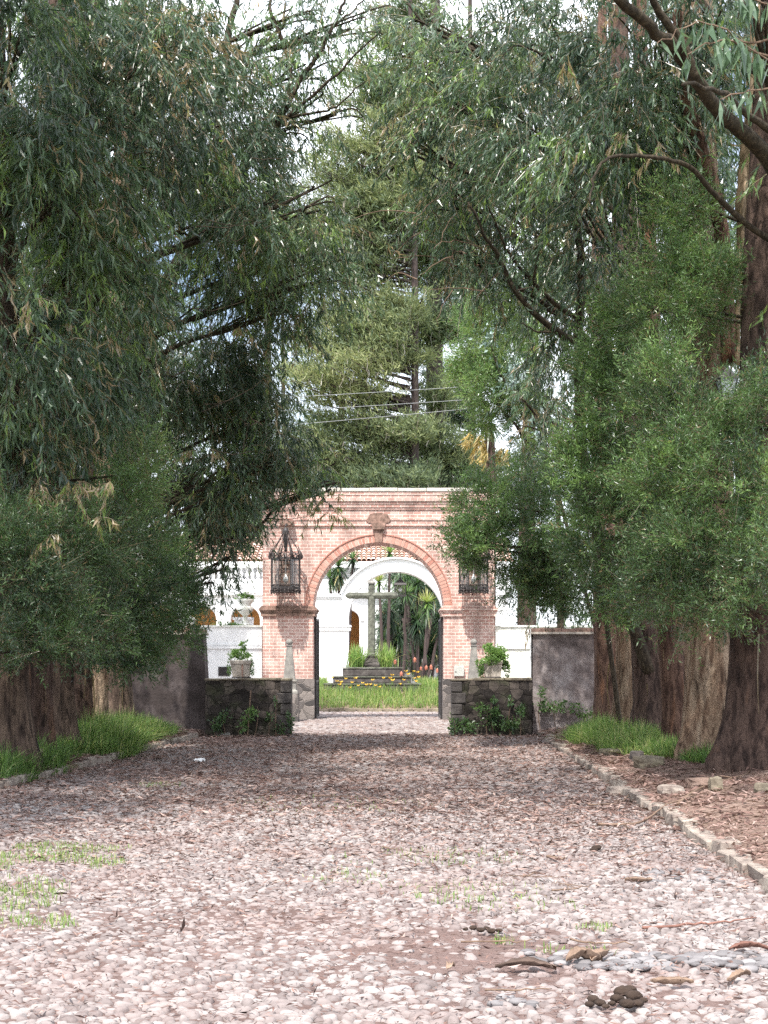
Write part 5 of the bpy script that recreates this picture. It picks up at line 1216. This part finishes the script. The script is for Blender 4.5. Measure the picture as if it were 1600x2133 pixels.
# ---------------------------------------------------------------- flower bed round the cross
def bedz(x, Y): return np.clip((np.asarray(Y)-50.3)/2.4, 0, 1)*.80 + .06
gxv = np.linspace(-4.6, 4.6, 30); gyv = np.concatenate([np.linspace(50.32, 53, 12), np.linspace(53.4, 57.6, 10)])
YY, XX = np.meshgrid(gyv, gxv, indexing='ij')
struct(grid_mesh('flower_bed', XX, YY, bedz(XX, YY), M['bank']))
mb = MB(); x = -4.6
while x < 4.6:
    L = R.uniform(.3, .6); mb.box(x, x+L-.02, 50.12, 50.31, -.05, .10+R.uniform(0, .05), R.random(), R.uniform(-.05, .05), .012); x += L
o = mb.build('bed_edging', M['mossy']); bevel(o, .015); struct(o); o.name = 'bed_kerb'
def blades(mb, p, h, wd, lean=.35, tint=.5, tv=.14, bend=.5):
    n = len(p); a = rg.uniform(0, 2*PI, n); o = np.stack([np.cos(a), np.sin(a), 0*a], -1)*np.abs(rg.normal(0, lean, n))[:, None]
    hh = (h*rg.uniform(.5, 1.15, n)) if np.ndim(h) == 0 else h*rg.uniform(.6, 1.1, n)
    u = np.array([0, .4, .75, 1.0])
    pts = p[:, None] + np.array([0, 0, 1.])*(hh[:, None]*(u - .22*u**2*np.linalg.norm(o, axis=1)[:, None]*2))[:, :, None] + o[:, None]*(hh[:, None]*(u*.4 + bend*u**2))[:, :, None]
    s = unit(np.cross(o + np.array([0, 0, .3]), np.array([0, 0, 1.])) + rg.normal(0, .2, (n, 3)))[:, None]
    wv = np.array([.8, 1, .7, .08])[None, :, None]*(wd*rg.uniform(.7, 1.3, n))[:, None, None]
    v = np.stack([pts - s*wv*.5, pts + s*wv*.5], 2).reshape(-1, 3)
    i = np.arange(n)[:, None]*8; j = np.arange(3)[None]*2
    mb.add(v, np.stack([i+j, i+j+1, i+j+3, i+j+2], -1).reshape(-1, 4), np.repeat(np.clip(tint + rg.normal(0, tv, n), 0, 1), 8))
n = 15000; x = rg.uniform(-4.4, 4.4, n); y = rg.uniform(50.4, 55.5, n)
q = NZ(np.stack([x, y, 0*x], -1), 1.5); k = (np.abs(x-cxm) > 1.75) | (y < 52.1); x, y, q = x[k], y[k], q[k]
mb = MB(); blades(mb, np.stack([x, y, bedz(x, y)-.02], -1), .42+.07*q, .022, .45, .66, .16)
stuff(mb.build('bed_grass', M['grass']), 'tall yellow green grass filling the flower bed round the stone cross', 'grass')
def clump(lab, px, py, Y, h, n, tint, name='grass_clump', spread=.16, mat='grass', wd=.03):
    c = P(px, py, Y); t = thing(name, lab, 'plant', c)
    mb = MB(); a = rg.normal(0, spread, (n, 2)); blades(mb, c + np.c_[a, np.zeros(n)], h, wd, .55, tint, .12, .55); mb.build('blades', M[mat], t); return t
clump('arching bright green clump on the step left of the cross foot', 745, 1390, 53.4, .98, 240, .58)
clump('arching pale striped clump on the step right of the cross foot', 802, 1390, 53.6, .98, 240, .68)
# day lilies and torch flowers, each a plant of its own
def lily():
    t = thing('day_lily', 'yellow day lily blooming in the bed before the stone cross', 'flower', (0, 0, 0), 'yellow day lilies round the cross')
    mb = MB(); mb.tube([(0, 0, 0), (.01, 0, .2), (.03, -.01, .45)], .006, 4); blades(mb, rg.normal(0, .03, (10, 3))*np.array([1, 1, 0]), .3, .018, .5, .55); mb.build('stem', M['grass'], t)
    mb = MB()
    for k in range(6):
        a = k*PI/3; d = np.array([math.cos(a), math.sin(a)-.3, .75]); leaves(mb, np.array([[.03, -.01, .45]]), d[None], np.array([.125]), np.array([.055]), np.array([.5]), .03)
    mb.build('petals', M['yellow'], t); return t
def torch():
    t = thing('torch_lily', 'orange red torch lily spike standing above the bed grass right of the cross', 'flower', (0, 0, 0), 'orange red torch lilies')
    mb = MB(); mb.tube([(0, 0, 0), (.01, 0, .4), (.0, 0, .78)], .009, 5); mb.build('stem', M['grass'], t)
    mb = MB(); mb.lathe([(.012, 0), (.05, .03), (.058, .09), (.045, .16), (.012, .23)], (0, 0, .76), 9)
    n = 50; a = rg.uniform(0, 2*PI, n); zq = rg.uniform(.77, .95, n); o_ = np.stack([np.cos(a), np.sin(a), -.9+0*a], -1)
    leaves(mb, np.stack([np.cos(a)*.045, np.sin(a)*.045, zq], -1), o_, np.full(n, .06), np.full(n, .018), np.full(n, .5)); mb.build('florets', M['red'], t); return t
def dup(t, loc, rz, sc_=1.0):
    r = t.copy(); COL.objects.link(r); r.location = loc; r.rotation_euler = (0, 0, rz); r.scale = (sc_,)*3
    for ch in t.children:
        c = ch.copy(); COL.objects.link(c); c.parent = r
    return r
l0 = lily(); spots = []
for px, py, Y in [(690, 1412, 52.2), (701, 1416, 51.9), (712, 1420, 51.7), (722, 1413, 51.9), (735, 1422, 51.6), (748, 1424, 51.5), (757, 1420, 51.7), (765, 1425, 51.4), (742, 1415, 51.9), (772, 1426, 51.4), (784, 1424, 51.5), (792, 1428, 51.3), (800, 1412, 52.0), (812, 1414, 51.8), (820, 1419, 51.6), (832, 1424, 51.5), (842, 1416, 51.9), (852, 1404, 52.4), (862, 1412, 52.2), (868, 1420, 51.9), (874, 1408, 52.5), (728, 1430, 51.3), (860, 1398, 52.9), (845, 1400, 52.6), (708, 1426, 51.5), (778, 1414, 51.9), (816, 1405, 52.0), (870, 1400, 53.2)]:
    spots.append((px, py, Y))
for i, (px, py, Y) in enumerate(spots):
    p = P(px, py, Y); p[2] -= .38; o = l0 if i == 0 else dup(l0, p, R.uniform(0, 6.28), R.uniform(.65, .9))
    if i == 0: o.location = p; o.scale = (.8,)*3
t0 = torch()
for i, (px, py, Y) in enumerate([(823, 1378, 53.3), (864, 1376, 53.8), (888, 1390, 53.6), (898, 1393, 53.4), (877, 1387, 53.9), (836, 1404, 52.4), (911, 1398, 53.8)]):
    p = P(px, py, Y); p[2] -= .66; o = t0 if i == 0 else dup(t0, p, R.uniform(0, 6.28), R.uniform(.6, .85))
    if i == 0: o.location = p; o.scale = (.75,)*3

# ---------------------------------------------------------------- verge grass
def vgrass(lab, patches, tint):
    mb = MB()
    for (x, Y, rx, ry, n, h, tn) in patches:
        a = rg.uniform(0, 2*PI, n); rr = np.sqrt(rg.uniform(0, 1, n)); px = x + np.cos(a)*rr*rx; py = Y + np.sin(a)*rr*ry
        hh = h*(1.05 - .55*rr)
        blades(mb, np.stack([px, py, ground_z(px, py)-.02], -1), hh, .012, .7, tn, .24, .7)
    return stuff(mb.build('verge_grass', M['grass']), lab, 'grass')
vgrass('long green grass in front of the left row of trunks', [(-5.05, 24.8, .75, 2.6, 7000, .74, .50), (-5.0, 27.6, .6, 2.2, 4600, .72, .56), (-4.85, 29.6, .5, 1.5, 1700, .5, .5), (-5.1, 20.2, .55, 1.3, 2000, .58, .36), (-5.35, 21.6, .5, 1.2, 1500, .55, .32), (-5.0, 18.6, .4, 1.2, 1500, .5, .34), (-5.6, 22, .9, 4, 2200, .45, .25)], .4)
vgrass('long bright green grass in front of the right row of trunks', [(4.05, 26.2, .6, 2.3, 4600, .62, .56), (4.2, 23.3, .62, 2.0, 4800, .58, .60), (4.3, 21.0, .4, 1.0, 1500, .40, .50), (4.45, 19.5, .35, .6, 900, .36, .38), (4.5, 28.5, .5, 1.4, 1800, .55, .45), (4.0, 28.6, .3, 1.0, 800, .4, .4)], .5)
mb = MB()                                                        # low grass growing between the cobbles
for (px, py, rx, ry, n) in ((60, 1800, .75, .55, 1200), (150, 1768, .5, .35, 450), (20, 1850, .5, .4, 300), (25, 1930, .4, .3, 300), (0, 1880, .4, .5, 400), (960, 1860, .6, .5, 160), (1240, 1935, .12, .08, 60), (1185, 1985, .25, .08, 50), (900, 1790, .8, .5, 200), (700, 1680, 1.2, 1, 200), (330, 1640, .3, .4, 160), (1060, 1890, .5, .3, 90), (720, 1830, .3, .4, 60), (1050, 1965, .08, .05, 40)):
    c = G(px, py); a = rg.uniform(0, 2*PI, n); rr = np.sqrt(rg.uniform(0, 1, n)); x = c[0]+np.cos(a)*rr*rx; y = c[1]+np.sin(a)*rr*ry
    k = NZ2(np.stack([x, y, 0*x], -1), 4) > -.35
    blades(mb, np.stack([x[k], y[k], ground_z(x[k], y[k])], -1), .065, .007, .5, .66, .12)
stuff(mb.build('road_grass', M['grass']), 'short yellow green grass growing between the cobbles', 'grass')

# ---------------------------------------------------------------- plants on the walls and in the pots
def leafy(mb, c, r, n, leaf, base, m=8, wide=.5, var=.08, shell=True):
    p, o, li = lobes(np.asarray(c), np.asarray(r), n, m); lt = rg.normal(0, var, m)[li]
    ln = leaf*rg.uniform(.6, 1.3, n)
    leaves(mb, p, o + rg.normal(0, .5, (n, 3)) + np.array([0, -.2, .1]), ln, ln*wide*rg.uniform(.8, 1.2, n), np.clip(base + lt + rg.normal(0, .06, n), 0, .64), .05)
t, c, hgt, b = POT1
mb = MB(); top = np.array([c[0], c[1], c[2]+hgt])
leafy(mb, top + [0, 0, .12], (.24, .24, .13), 520, .07, .50, 8); leafy(mb, top + [.02, 0, .26], (.09, .09, .14), 120, .06, .52, 4); leafy(mb, top + [.1, 0, .40], (.03, .03, .05), 20, .05, .5, 2)
for sx in (-1, 1):
    leafy(mb, top + [sx*.25, -.1, -.14], (.05, .14, .20), 170, .05, .42, 5)
mb.build('foliage', M['aca'], t)
t, c, hgt, b = POT2
mb = MB(); top = np.array([c[0], c[1], c[2]+hgt])
leafy(mb, top + [0, -.02, .10], (.33, .30, .20), 1500, .075, .54, 12); leafy(mb, top + [-.10, 0, .28], (.16, .14, .08), 220, .06, .60, 5)
for sx in (-1, 1):
    leafy(mb, top + [sx*.29, -.12, -.17], (.07, .18, .24), 480, .055, .40, 7)
leafy(mb, top + [0, -.26, -.02], (.26, .05, .07), 260, .055, .5, 5)
mb.build('foliage', M['aca'], t)
mb = MB(); cu = ORG[UR] + np.array([0, 0, zz(1244, 42.4)-ORG[UR][2]])
leafy(mb, cu, (.24, .22, .12), 260, .10, .5, 8); mb.build('foliage', M['aca'], UR)
mb = MB(); p, o, li = lobes(cu + np.array([0, -.02, .02]), np.array([.25, .22, .12]), 120, 8); ln = rg.uniform(.06, .1, 120); leaves(mb, p, o, ln, ln*.7, rg.uniform(.5, 1, 120)); mb.build('blossom', M['paper'], UR)
def creeper(lab, spots, n, base, stake=None):
    c0 = spots[0]; t = thing('creeper', lab, 'climbing plant', (c0[0], c0[1], 0))
    mb = MB()
    for (x, y, z, rx, rz, k) in spots: leafy(mb, (x, y, z), (rx, .14, rz), int(n*k), .07, base, 7, .55)
    mb.build('leaves', M['aca'], t)
    mb = MB()
    for (x, y, z, rx, rz, k) in spots: limb(mb, [(x, y+.05, .0), (x+R.uniform(-.1, .1), y+.03, z*.6), (x+R.uniform(-.1, .1), y+.05, z+rz*.6)], .012, .005, 5, .01)
    if stake: mb.tube(stake, .016, 6)
    mb.build('stems', M['stick'], t); return t
Yw_ = 31.48
cx_ = lambda px: xx(px, Yw_)
czz = lambda py: zz(py, Yw_)
creeper('leafy creeper climbing the foot of the right stone wall', [(cx_(1015), Yw_, czz(1490), .36, .26, 1.0), (cx_(970), Yw_, czz(1510), .25, .22, .5), (cx_(1060), Yw_, czz(1505), .25, .25, .6), (cx_(1085), Yw_, czz(1485), .12, .2, .3), (cx_(944), Yw_-.05, czz(1515), .10, .25, .3), (cx_(1030), Yw_, czz(1455), .06, .12, .12), (cx_(1064), Yw_, czz(1465), .04, .16, .1)], 460, .24)
creeper('dark creeper at the foot of the left stone wall, left of the sapling', [(cx_(450), Yw_, czz(1505), .22, .24, .7), (cx_(470), Yw_, czz(1488), .18, .16, .3), (cx_(560), Yw_, czz(1495), .10, .14, .2), (cx_(585), Yw_, czz(1515), .12, .16, .3), (cx_(604), Yw_+.05, czz(1505), .07, .26, .4), (cx_(575), Yw_, czz(1460), .03, .2, .08)], 280, .14)
creeper('yellowing sapling tied to a pale stake before the left stone wall', [(cx_(513), Yw_-.08, czz(1495), .20, .24, .7), (cx_(530), Yw_-.08, czz(1480), .10, .16, .25), (cx_(505), Yw_-.08, czz(1515), .12, .12, .2)], 260, .42, [(cx_(516), Yw_-.06, .0), (cx_(523), Yw_-.03, czz(1438))])
creeper('sparse dry creeper on the mossy foot of the purple plaster wall', [(xx(1160, 32.1), 32.1, zz(1470, 32.1), .45, .16, .7), (xx(1215, 32.1), 32.1, zz(1480, 32.1), .4, .16, .6), (xx(1128, 32.1), 32.1, zz(1455, 32.1), .10, .3, .3)], 420, .34)
creeper('thin green creeper lying along the white wall top under the urn', [(xx(465, 42.3), 42.3, 2.86, .38, .04, .5), (xx(492, 42.3), 42.3, 2.86, .3, .05, .5)], 260, .30)

# ---------------------------------------------------------------- things lying on the ground
def litter(n, xf, Yf, name, lab, lo, hi, z0=.03, sc=1.0, prob=None):
    Y = Yf(n); x = xf(Y)
    if prob is not None:
        k = prob(x, Y); x, Y = x[k], Y[k]; n = len(x)
    a = rg.uniform(0, 2*PI, n); z = ground_z(x, Y) + z0*rg.uniform(.3, 1.2, n)
    d = np.stack([np.cos(a), np.sin(a), rg.normal(0, .16, n)], -1); ln = sc*rg.uniform(.05, .17, n)*np.clip(.45 + (Y-7)/14, .45, 1)
    mb = MB()
    d = unit(d); up = unit(np.array([0, 0, 1.]) + rg.normal(0, .45, (n, 3))); s = unit(np.cross(d, up)); nn = np.cross(s, d)
    w_ = ln*rg.uniform(.10, .20, n); b = np.stack([x, Y, z], -1); c = rg.normal(0, .25, n)
    mid = b + d*(ln*.45)[:, None] + s*(ln*c*.3)[:, None] + nn*(ln*rg.uniform(-.12, .2, n))[:, None]
    v = np.stack([b, mid - s*(w_*.5)[:, None], b + d*ln[:, None] - s*(ln*c*.3)[:, None], mid + s*(w_*.5)[:, None]], 1)
    mb.add(v.reshape(-1, 3), np.arange(n*4).reshape(-1, 4), np.repeat(np.clip(rg.uniform(lo, hi, n) + rg.normal(0, .05, n), 0, 1), 4))
    return stuff(mb.build(name, M['litter']), lab, 'dead leaves')
litter(52000, lambda Y: xl(Y) + (xr(Y)-xl(Y))*rg.uniform(0, 1, len(Y)), lambda n: rg.uniform(4.8, 32.4, n), 'leaf_litter', 'dry brown and pinkish gum leaves strewn over the cobbled road', .05, .85, .035, 1.0,
       lambda x, Y: rg.uniform(0, 1, len(x)) < np.clip(.34 + .66*np.clip((Y-9.5)/7, 0, 1) + .5*np.clip((x-xl(Y))/(xr(Y)-xl(Y))-.55, 0, 1)*2*(Y < 18), 0, 1))
litter(20000, lambda Y: xr(Y) + .05 + rg.uniform(0, 1, len(Y))**1.3*3.2, lambda n: rg.uniform(8, 32, n), 'leaf_litter', 'dry leaves heaped on the right verge between kerb and trunks', .15, .75, .02, 1.15)
litter(15000, lambda Y: xl(Y) - .05 - rg.uniform(0, 1, len(Y))**1.3*2.6, lambda n: rg.uniform(13, 32, n), 'leaf_litter', 'dry leaves lying on the left verge between kerb and trunks', .10, .85, .02, 1.1)
litter(2500, lambda Y: rg.uniform(-2.2, 2.0, len(Y)), lambda n: rg.uniform(32.7, 50, n), 'leaf_litter', 'scattered dry leaves on the pale paving between road and cross', .3, .95, .03, 1.0)
litter(26000, lambda Y: xl(Y) + (xr(Y)-xl(Y))*rg.uniform(0, 1, len(Y)), lambda n: 4.8 + 13*rg.uniform(0, 1, n)**1.2, 'leaf_crumbs', 'fine dark crumbs of leaf and bark lying between the near cobbles', .0, .45, .028, .7)
def stick(lab, pts, r, mat='stick', cat='stick', name='fallen_stick', z=.03, zg=0.0, forks=0):
    q = []
    for i, (a, b) in enumerate(pts):
        p = G(a, b, zg); p[2] = float(ground_z(p[0], p[1])) + z + R.uniform(0, .012); q.append(p)
    r *= .72; mb = MB(); qq = limb(mb, q, r, r*.4, 7, .007)
    for f in range(forks):
        i = R.randrange(2, len(qq)-2); d = np.array([R.uniform(-.25, .25), R.uniform(-.3, .3), .03]); limb(mb, [qq[i], qq[i]+d*.6, qq[i]+d], r*.5, r*.2, 5, .005)
    return tag(recentre(mb.build(name, M[mat], None, True)), lab, cat)
stick('long thin stick across the road edge, tip lifted over the right kerb', [(1225, 1686), (1270, 1683), (1302, 1672), (1325, 1652)], .016, forks=2)
stick('long straight stick lying over the right kerb onto the road', [(1246, 1728), (1300, 1727), (1340, 1722), (1390, 1706), (1452, 1694)], .020)
stick('pale forked fallen branch on the right bank below the nearest trunk', [(1412, 1655), (1450, 1635), (1500, 1617), (1550, 1609), (1625, 1592)], .022, zg=.25, forks=3)
stick('dark twig lying on the yellow walkway in front of the right grass', [(1255, 1572), (1275, 1560), (1298, 1552)], .016, zg=.15)
stick('thin grey stick on the walkway near the mossy boulders', [(1270, 1590), (1300, 1583), (1332, 1571)], .016, zg=.15)
stick('long reddish bark ribbon on the cobbles near the right edge', [(1338, 1940), (1400, 1938), (1460, 1934), (1520, 1930), (1572, 1920)], .014, 'redbark', 'bark', 'bark_ribbon')
stick('long pale stick lying across the cobbles right of centre', [(960, 1976), (1060, 1975), (1110, 1972)], .008)
stick('dark thin stick beside the cobbles below the big bark ribbon', [(1188, 1968), (1220, 1974), (1270, 1976), (1318, 1977)], .010)
stick('short stout stick on the open cobbles right of centre', [(1140, 1790), (1160, 1794), (1178, 1797)], .018)
stick('forked dark twig on the cobbles at the middle of the road', [(798, 1773), (815, 1778), (832, 1775)], .010, forks=2)
stick('dark forked twig on the pale cobbles in the middle distance right', [(1090, 1832), (1103, 1830), (1115, 1826)], .010, forks=2)
stick('dark stick and leaves heap on the cobbles right of centre', [(1150, 1866), (1185, 1862), (1230, 1853)], .010, forks=3)
stick('long thin twig near the bottom edge under the bark slab', [(1010, 2084), (1080, 2086), (1150, 2082)], .008)
stick('thin dark twig on the pebbles by the right kerb', [(1310, 1796), (1330, 1790), (1352, 1786)], .010)
stick('thin straight twig on shaded cobbles near the centre of the road', [(655, 1668), (700, 1667), (745, 1666)], .012)
def upright(lab, px, py, h, lean):
    p = G(px, py); p[2] = float(ground_z(p[0], p[1])) + .01; mb = MB(); n = 4
    leaves(mb, np.repeat(p[None], n, 0) + rg.normal(0, .006, (n, 3)), np.array([[lean, 0, 1.], [-1, .1, .1], [1, .2, .12], [lean*.6, -.2, .8]]), np.array([h, h*.6, h*.5, h*.4]), np.array([h, h*.8, h*.6, h*.6])*.22, np.full(n, .05))
    return tag(recentre(mb.build('curled_leaf', M['litter'])), lab, 'dead leaf')
upright('dark curled leaf standing upright on the pale cobbles left of centre', 377, 1945, .10, .25)
upright('small dark curled leaf standing on the cobbles at the left', 244, 1915, .065, -.1)
upright('tiny dark curled leaf standing on the cobbles far left', 128, 1884, .05, 0)
upright('dark curled leaf standing near the right middle of the road', 1412, 1876, .07, -.2)
upright('dark leaf standing up in the dirt patch at the bottom centre', 655, 2088, .06, .3)
def slab(lab, px, py, L, wd, rot, th=.006, curl=.025, mat='barkstrip'):
    p = G(px, py); p[2] = float(ground_z(p[0], p[1])) + .035; nx, ny = 12, 5
    u = np.linspace(-.5, .5, nx)[:, None]; v = np.linspace(-.5, .5, ny)[None]
    taper = 1 - .75*np.abs(u*2)**2.5; jag = rg.normal(0, .06, (nx, ny))
    X = u*L + 0*v; Yq = v*wd*taper + u*0; Z = curl*(4*v**2)*taper + .007*np.sin(u*5 + px) + jag*.05; Yq = Yq + jag*wd*.5 + .12*wd*np.sin(u*7 + py)
    ca, sa = math.cos(rot), math.sin(rot)
    Vt = np.stack([p[0]+X*ca-Yq*sa, p[1]+X*sa+Yq*ca, p[2]+Z], -1).reshape(-1, 3); Vb = Vt - [0, 0, th]
    i = np.arange(nx-1)[:, None]*ny; j = np.arange(ny-1)[None]; f = np.stack([i+j, i+ny+j, i+ny+j+1, i+j+1], -1).reshape(-1, 4)
    rim = [k for k in range(ny)] + [k*ny+ny-1 for k in range(1, nx)] + [(nx-1)*ny+k for k in range(ny-2, -1, -1)] + [k*ny for k in range(nx-2, 0, -1)]
    mb = MB(); n = nx*ny; mb.add(np.concatenate([Vt, Vb]), np.concatenate([f, f[:, ::-1]+n]))
    mb.f.append(np.array([[a, b, b+n, a+n] for a, b in zip(rim, rim[1:]+rim[:1])]))
    return tag(recentre(mb.build('bark_slab', M[mat], None, True)), lab, 'bark')
slab('long dark slab of shed bark lying before the grey pebbles, lower right', 1095, 2030, .30, .07, -.10, mat='barkdark')
slab('pale curled piece of shed bark heaped on the grey pebbles, lower right', 1215, 2012, .20, .08, .35, curl=.05)
slab('pale shred of bark sticking out of the heap on the pebbles', 1250, 2008, .17, .05, .9, curl=.04)
slab('pale crooked strip of bark lying alone at the lower centre', 938, 2030, .10, .035, 1.2, curl=.01)
slab('thin long brown bark strip at the right picture edge', 1560, 1985, .22, .03, .1, mat='redbark')
slab('pale bark strip low at the right corner', 1540, 2048, .16, .03, .6)
slab('brown bark strip lying beyond the dung at the bottom right', 1400, 2062, .2, .025, -.2)
slab('pale bark strip on the road below the right kerb corner', 1330, 1842, .2, .035, .15)
def lumps(lab, lst, name='dung_heap', mat='dung', cat='dung'):
    mb = MB(); c0 = None
    for (px, py, r) in lst:
        p = G(px, py); zg = float(ground_z(p[0], p[1]))
        a = np.linspace(-PI/2, PI/2, 9); S = 14; th = np.linspace(0, 2*PI, S, endpoint=False)
        d = np.stack([np.cos(a)[:, None]*np.cos(th), np.cos(a)[:, None]*np.sin(th), np.repeat(np.sin(a)[:, None], S, 1)], -1)
        rr = r*(1 + .22*NZ(d.reshape(-1, 3)*2 + px, 2.2).reshape(9, S) + .05*NZ2(d.reshape(-1, 3)*5 + px, 2).reshape(9, S))
        V = np.array([p[0], p[1], zg + r*.62 + .02]) + d*rr[..., None]*np.array([1.2, 1, .68]) - np.array([0, 0, r*.14])
        i = np.arange(8)[:, None]*S; j = np.arange(S)[None]; k = (j+1) % S
        mb.add(V.reshape(-1, 3), np.stack([i+j, i+k, i+S+k, i+S+j], -1).reshape(-1, 4))
    return tag(recentre(mb.build(name, M[mat], None, True)), lab, cat)
lumps('large dark heap of dung balls at the bottom right', [(1298, 2088, .036), (1320, 2095, .033), (1306, 2112, .030), (1286, 2101, .028), (1312, 2080, .026), (1329, 2109, .024), (1340, 2100, .016), (1275, 2108, .015)])
lumps('small low dung lump left of the large heap, bottom right', [(1236, 2102, .024), (1250, 2109, .022), (1228, 2112, .018), (1262, 2115, .015)])
lumps('flattened dark dung patch with straw on the cobbles right of centre', [(985, 1944, .018), (1002, 1948, .020), (1024, 1950, .021), (1040, 1948, .017), (970, 1946, .014), (1013, 1944, .016)])
lumps('single round brown dung ball in the middle of the road, right half', [(1243, 1776, .034), (1237, 1779, .026)])
def boulder(lab, px, py, zg, a, b, hh, mat='mossy', rot=0.0):
    p = G(px, py, zg); z0 = float(ground_z(p[0], p[1])) - .05
    bm = bmesh.new(); bmesh.ops.create_cube(bm, size=1.0); bmesh.ops.subdivide_edges(bm, edges=bm.edges[:], cuts=4, use_grid_fill=True)
    V = np.array([v.co[:] for v in bm.verts]); nrm_ = unit(V)*.62
    V2 = V*.55 + nrm_*.45; V2 = V2*(1 + .16*NZ(V2*3 + px, 1.3)[:, None]) * np.array([a, b, hh+.05])
    ca, sa = math.cos(rot), math.sin(rot); V2 = np.c_[V2[:, 0]*ca - V2[:, 1]*sa, V2[:, 0]*sa + V2[:, 1]*ca, V2[:, 2]]
    for v, q in zip(bm.verts, V2): v.co = q + np.array([0, 0, (hh+.05)/2])
    me = D.meshes.new('boulder'); bm.to_mesh(me); bm.free(); me.materials.append(M[mat])
    o = D.objects.new('boulder', me); COL.objects.link(o); o.location = (p[0], p[1], z0)
    return tag(o, lab, 'stone')
boulder('mossy squared boulder in front of the right grass, largest of its line', 1352, 1600, .16, .36, .34, .14)
boulder('yellow lichened boulder just behind the dark twig, right walkway', 1288, 1572, .15, .40, .6, .10, rot=.3)
boulder('small dark boulder left of the largest mossy boulder', 1326, 1588, .15, .18, .25, .14, 'darkstone')
boulder('flat dark stone slab among dry leaves on the right bank', 1397, 1656, .12, .24, .2, .08, 'kerbstone', .1)
boulder('mossy earth-covered boulder below the nearest right trunk', 1465, 1634, .2, .36, .4, .10, 'bank')
boulder('small square mossy stone right of the earth boulder', 1490, 1640, .2, .14, .2, .14)
boulder('mossy boulder on the left verge near the picture edge', 52, 1592, .15, .50, .45, .18)
boulder('grey stone slumped beside the right kerb where it breaks', 1285, 1648, .05, .22, .25, .11, 'kerbstone')
boulder('rounded grey stone at the left stone wall foot', 470, 1535, 0, .2, .2, .08, 'greystone')
boulder('rounded pale stone under the sapling at the left stone wall', 530, 1534, 0, .18, .16, .09, 'greystone')
boulder('small yellowish stone at the right picture edge on the bank', 1590, 1640, .25, .16, .2, .10)
mb = MB()                                                          # loose grey pebbles, lower right
def pebbles(lst):
    for (px, py, rx, ry, n) in lst:
        for k in range(n):
            c = G(px + R.uniform(-rx, rx), py + R.uniform(-ry, ry)); r = R.uniform(.02, .042)
            S = 9; a = np.linspace(-.6, PI/2, 5); th = np.linspace(0, 2*PI, S, endpoint=False) + R.random()
            jr = rg.uniform(.85, 1.12, S)
            V = np.stack([c[0] + np.cos(a)[:, None]*np.cos(th)*r*1.35*jr, c[1] + np.cos(a)[:, None]*np.sin(th)*r*.95*jr, float(ground_z(c[0], c[1])) + .012 + np.repeat(np.sin(a)[:, None], S, 1)*r*.5], -1)
            i = np.arange(4)[:, None]*S; j = np.arange(S)[None]; q = (j+1) % S
            mb.add(V.reshape(-1, 3), np.stack([i+j, i+q, i+S+q, i+S+j], -1).reshape(-1, 4), R.uniform(.2, .9))
pebbles([(1340, 2008, 130, 18, 60), (1520, 2008, 90, 20, 45), (1410, 1828, 90, 12, 36), (1150, 2000, 60, 14, 16), (90, 1690, 110, 20, 90), (1060, 2100, 50, 10, 5)])
stuff(mb.build('pebbles', surf('grey_pebble', [(0.3, (0.095, 0.088, 0.09)), (0.55, (0.165, 0.155, 0.158)), (0.8, (0.27, 0.26, 0.262))], 9, 0.7, 0.3, 50, tintmix=.6), None, True), 'loose smooth grey pebbles showing through the road surface', 'pebbles')
c = G(405, 1592); mb = MB(); u = np.linspace(0, 1, 6); V = np.array([[c[0]+a*.16+R.uniform(-.02, .02), c[1]+b*.10, .03 + R.uniform(0, .07)] for a in u for b in u])
mb.add(V, np.array([[i*6+j, i*6+6+j, i*6+7+j, i*6+j+1] for i in range(5) for j in range(5)]))
tag(recentre(mb.build('paper_scrap', M['paper'])), 'crumpled white paper scrap on the road, left of centre', 'litter')

# ---------------------------------------------------------------- overhead cables
for (p0, p1, lab) in (((470, 832), (1110, 796), 'topmost of three pale overhead cables in front of the conifers'), ((470, 860), (1110, 823), 'middle one of three pale overhead cables in front of the conifers'), ((470, 894), (1110, 838), 'lowest of three pale overhead cables in front of the conifers')):
    Yc = 50.0; a, b = P(*p0, Yc), P(*p1, Yc); a = a + (a-b)*1.2; b2 = b + (b-a)*.4
    u = np.linspace(0, 1, 30)[:, None]; pts = a + (b2-a)*u + np.array([0, 0, -.25])*(4*u*(1-u)) + np.array([0, 0, .2])
    mb = MB(); mb.tube(pts, .010, 6); tag(recentre(mb.build('overhead_cable', M['cable'])), lab, 'cable', 'overhead cables')
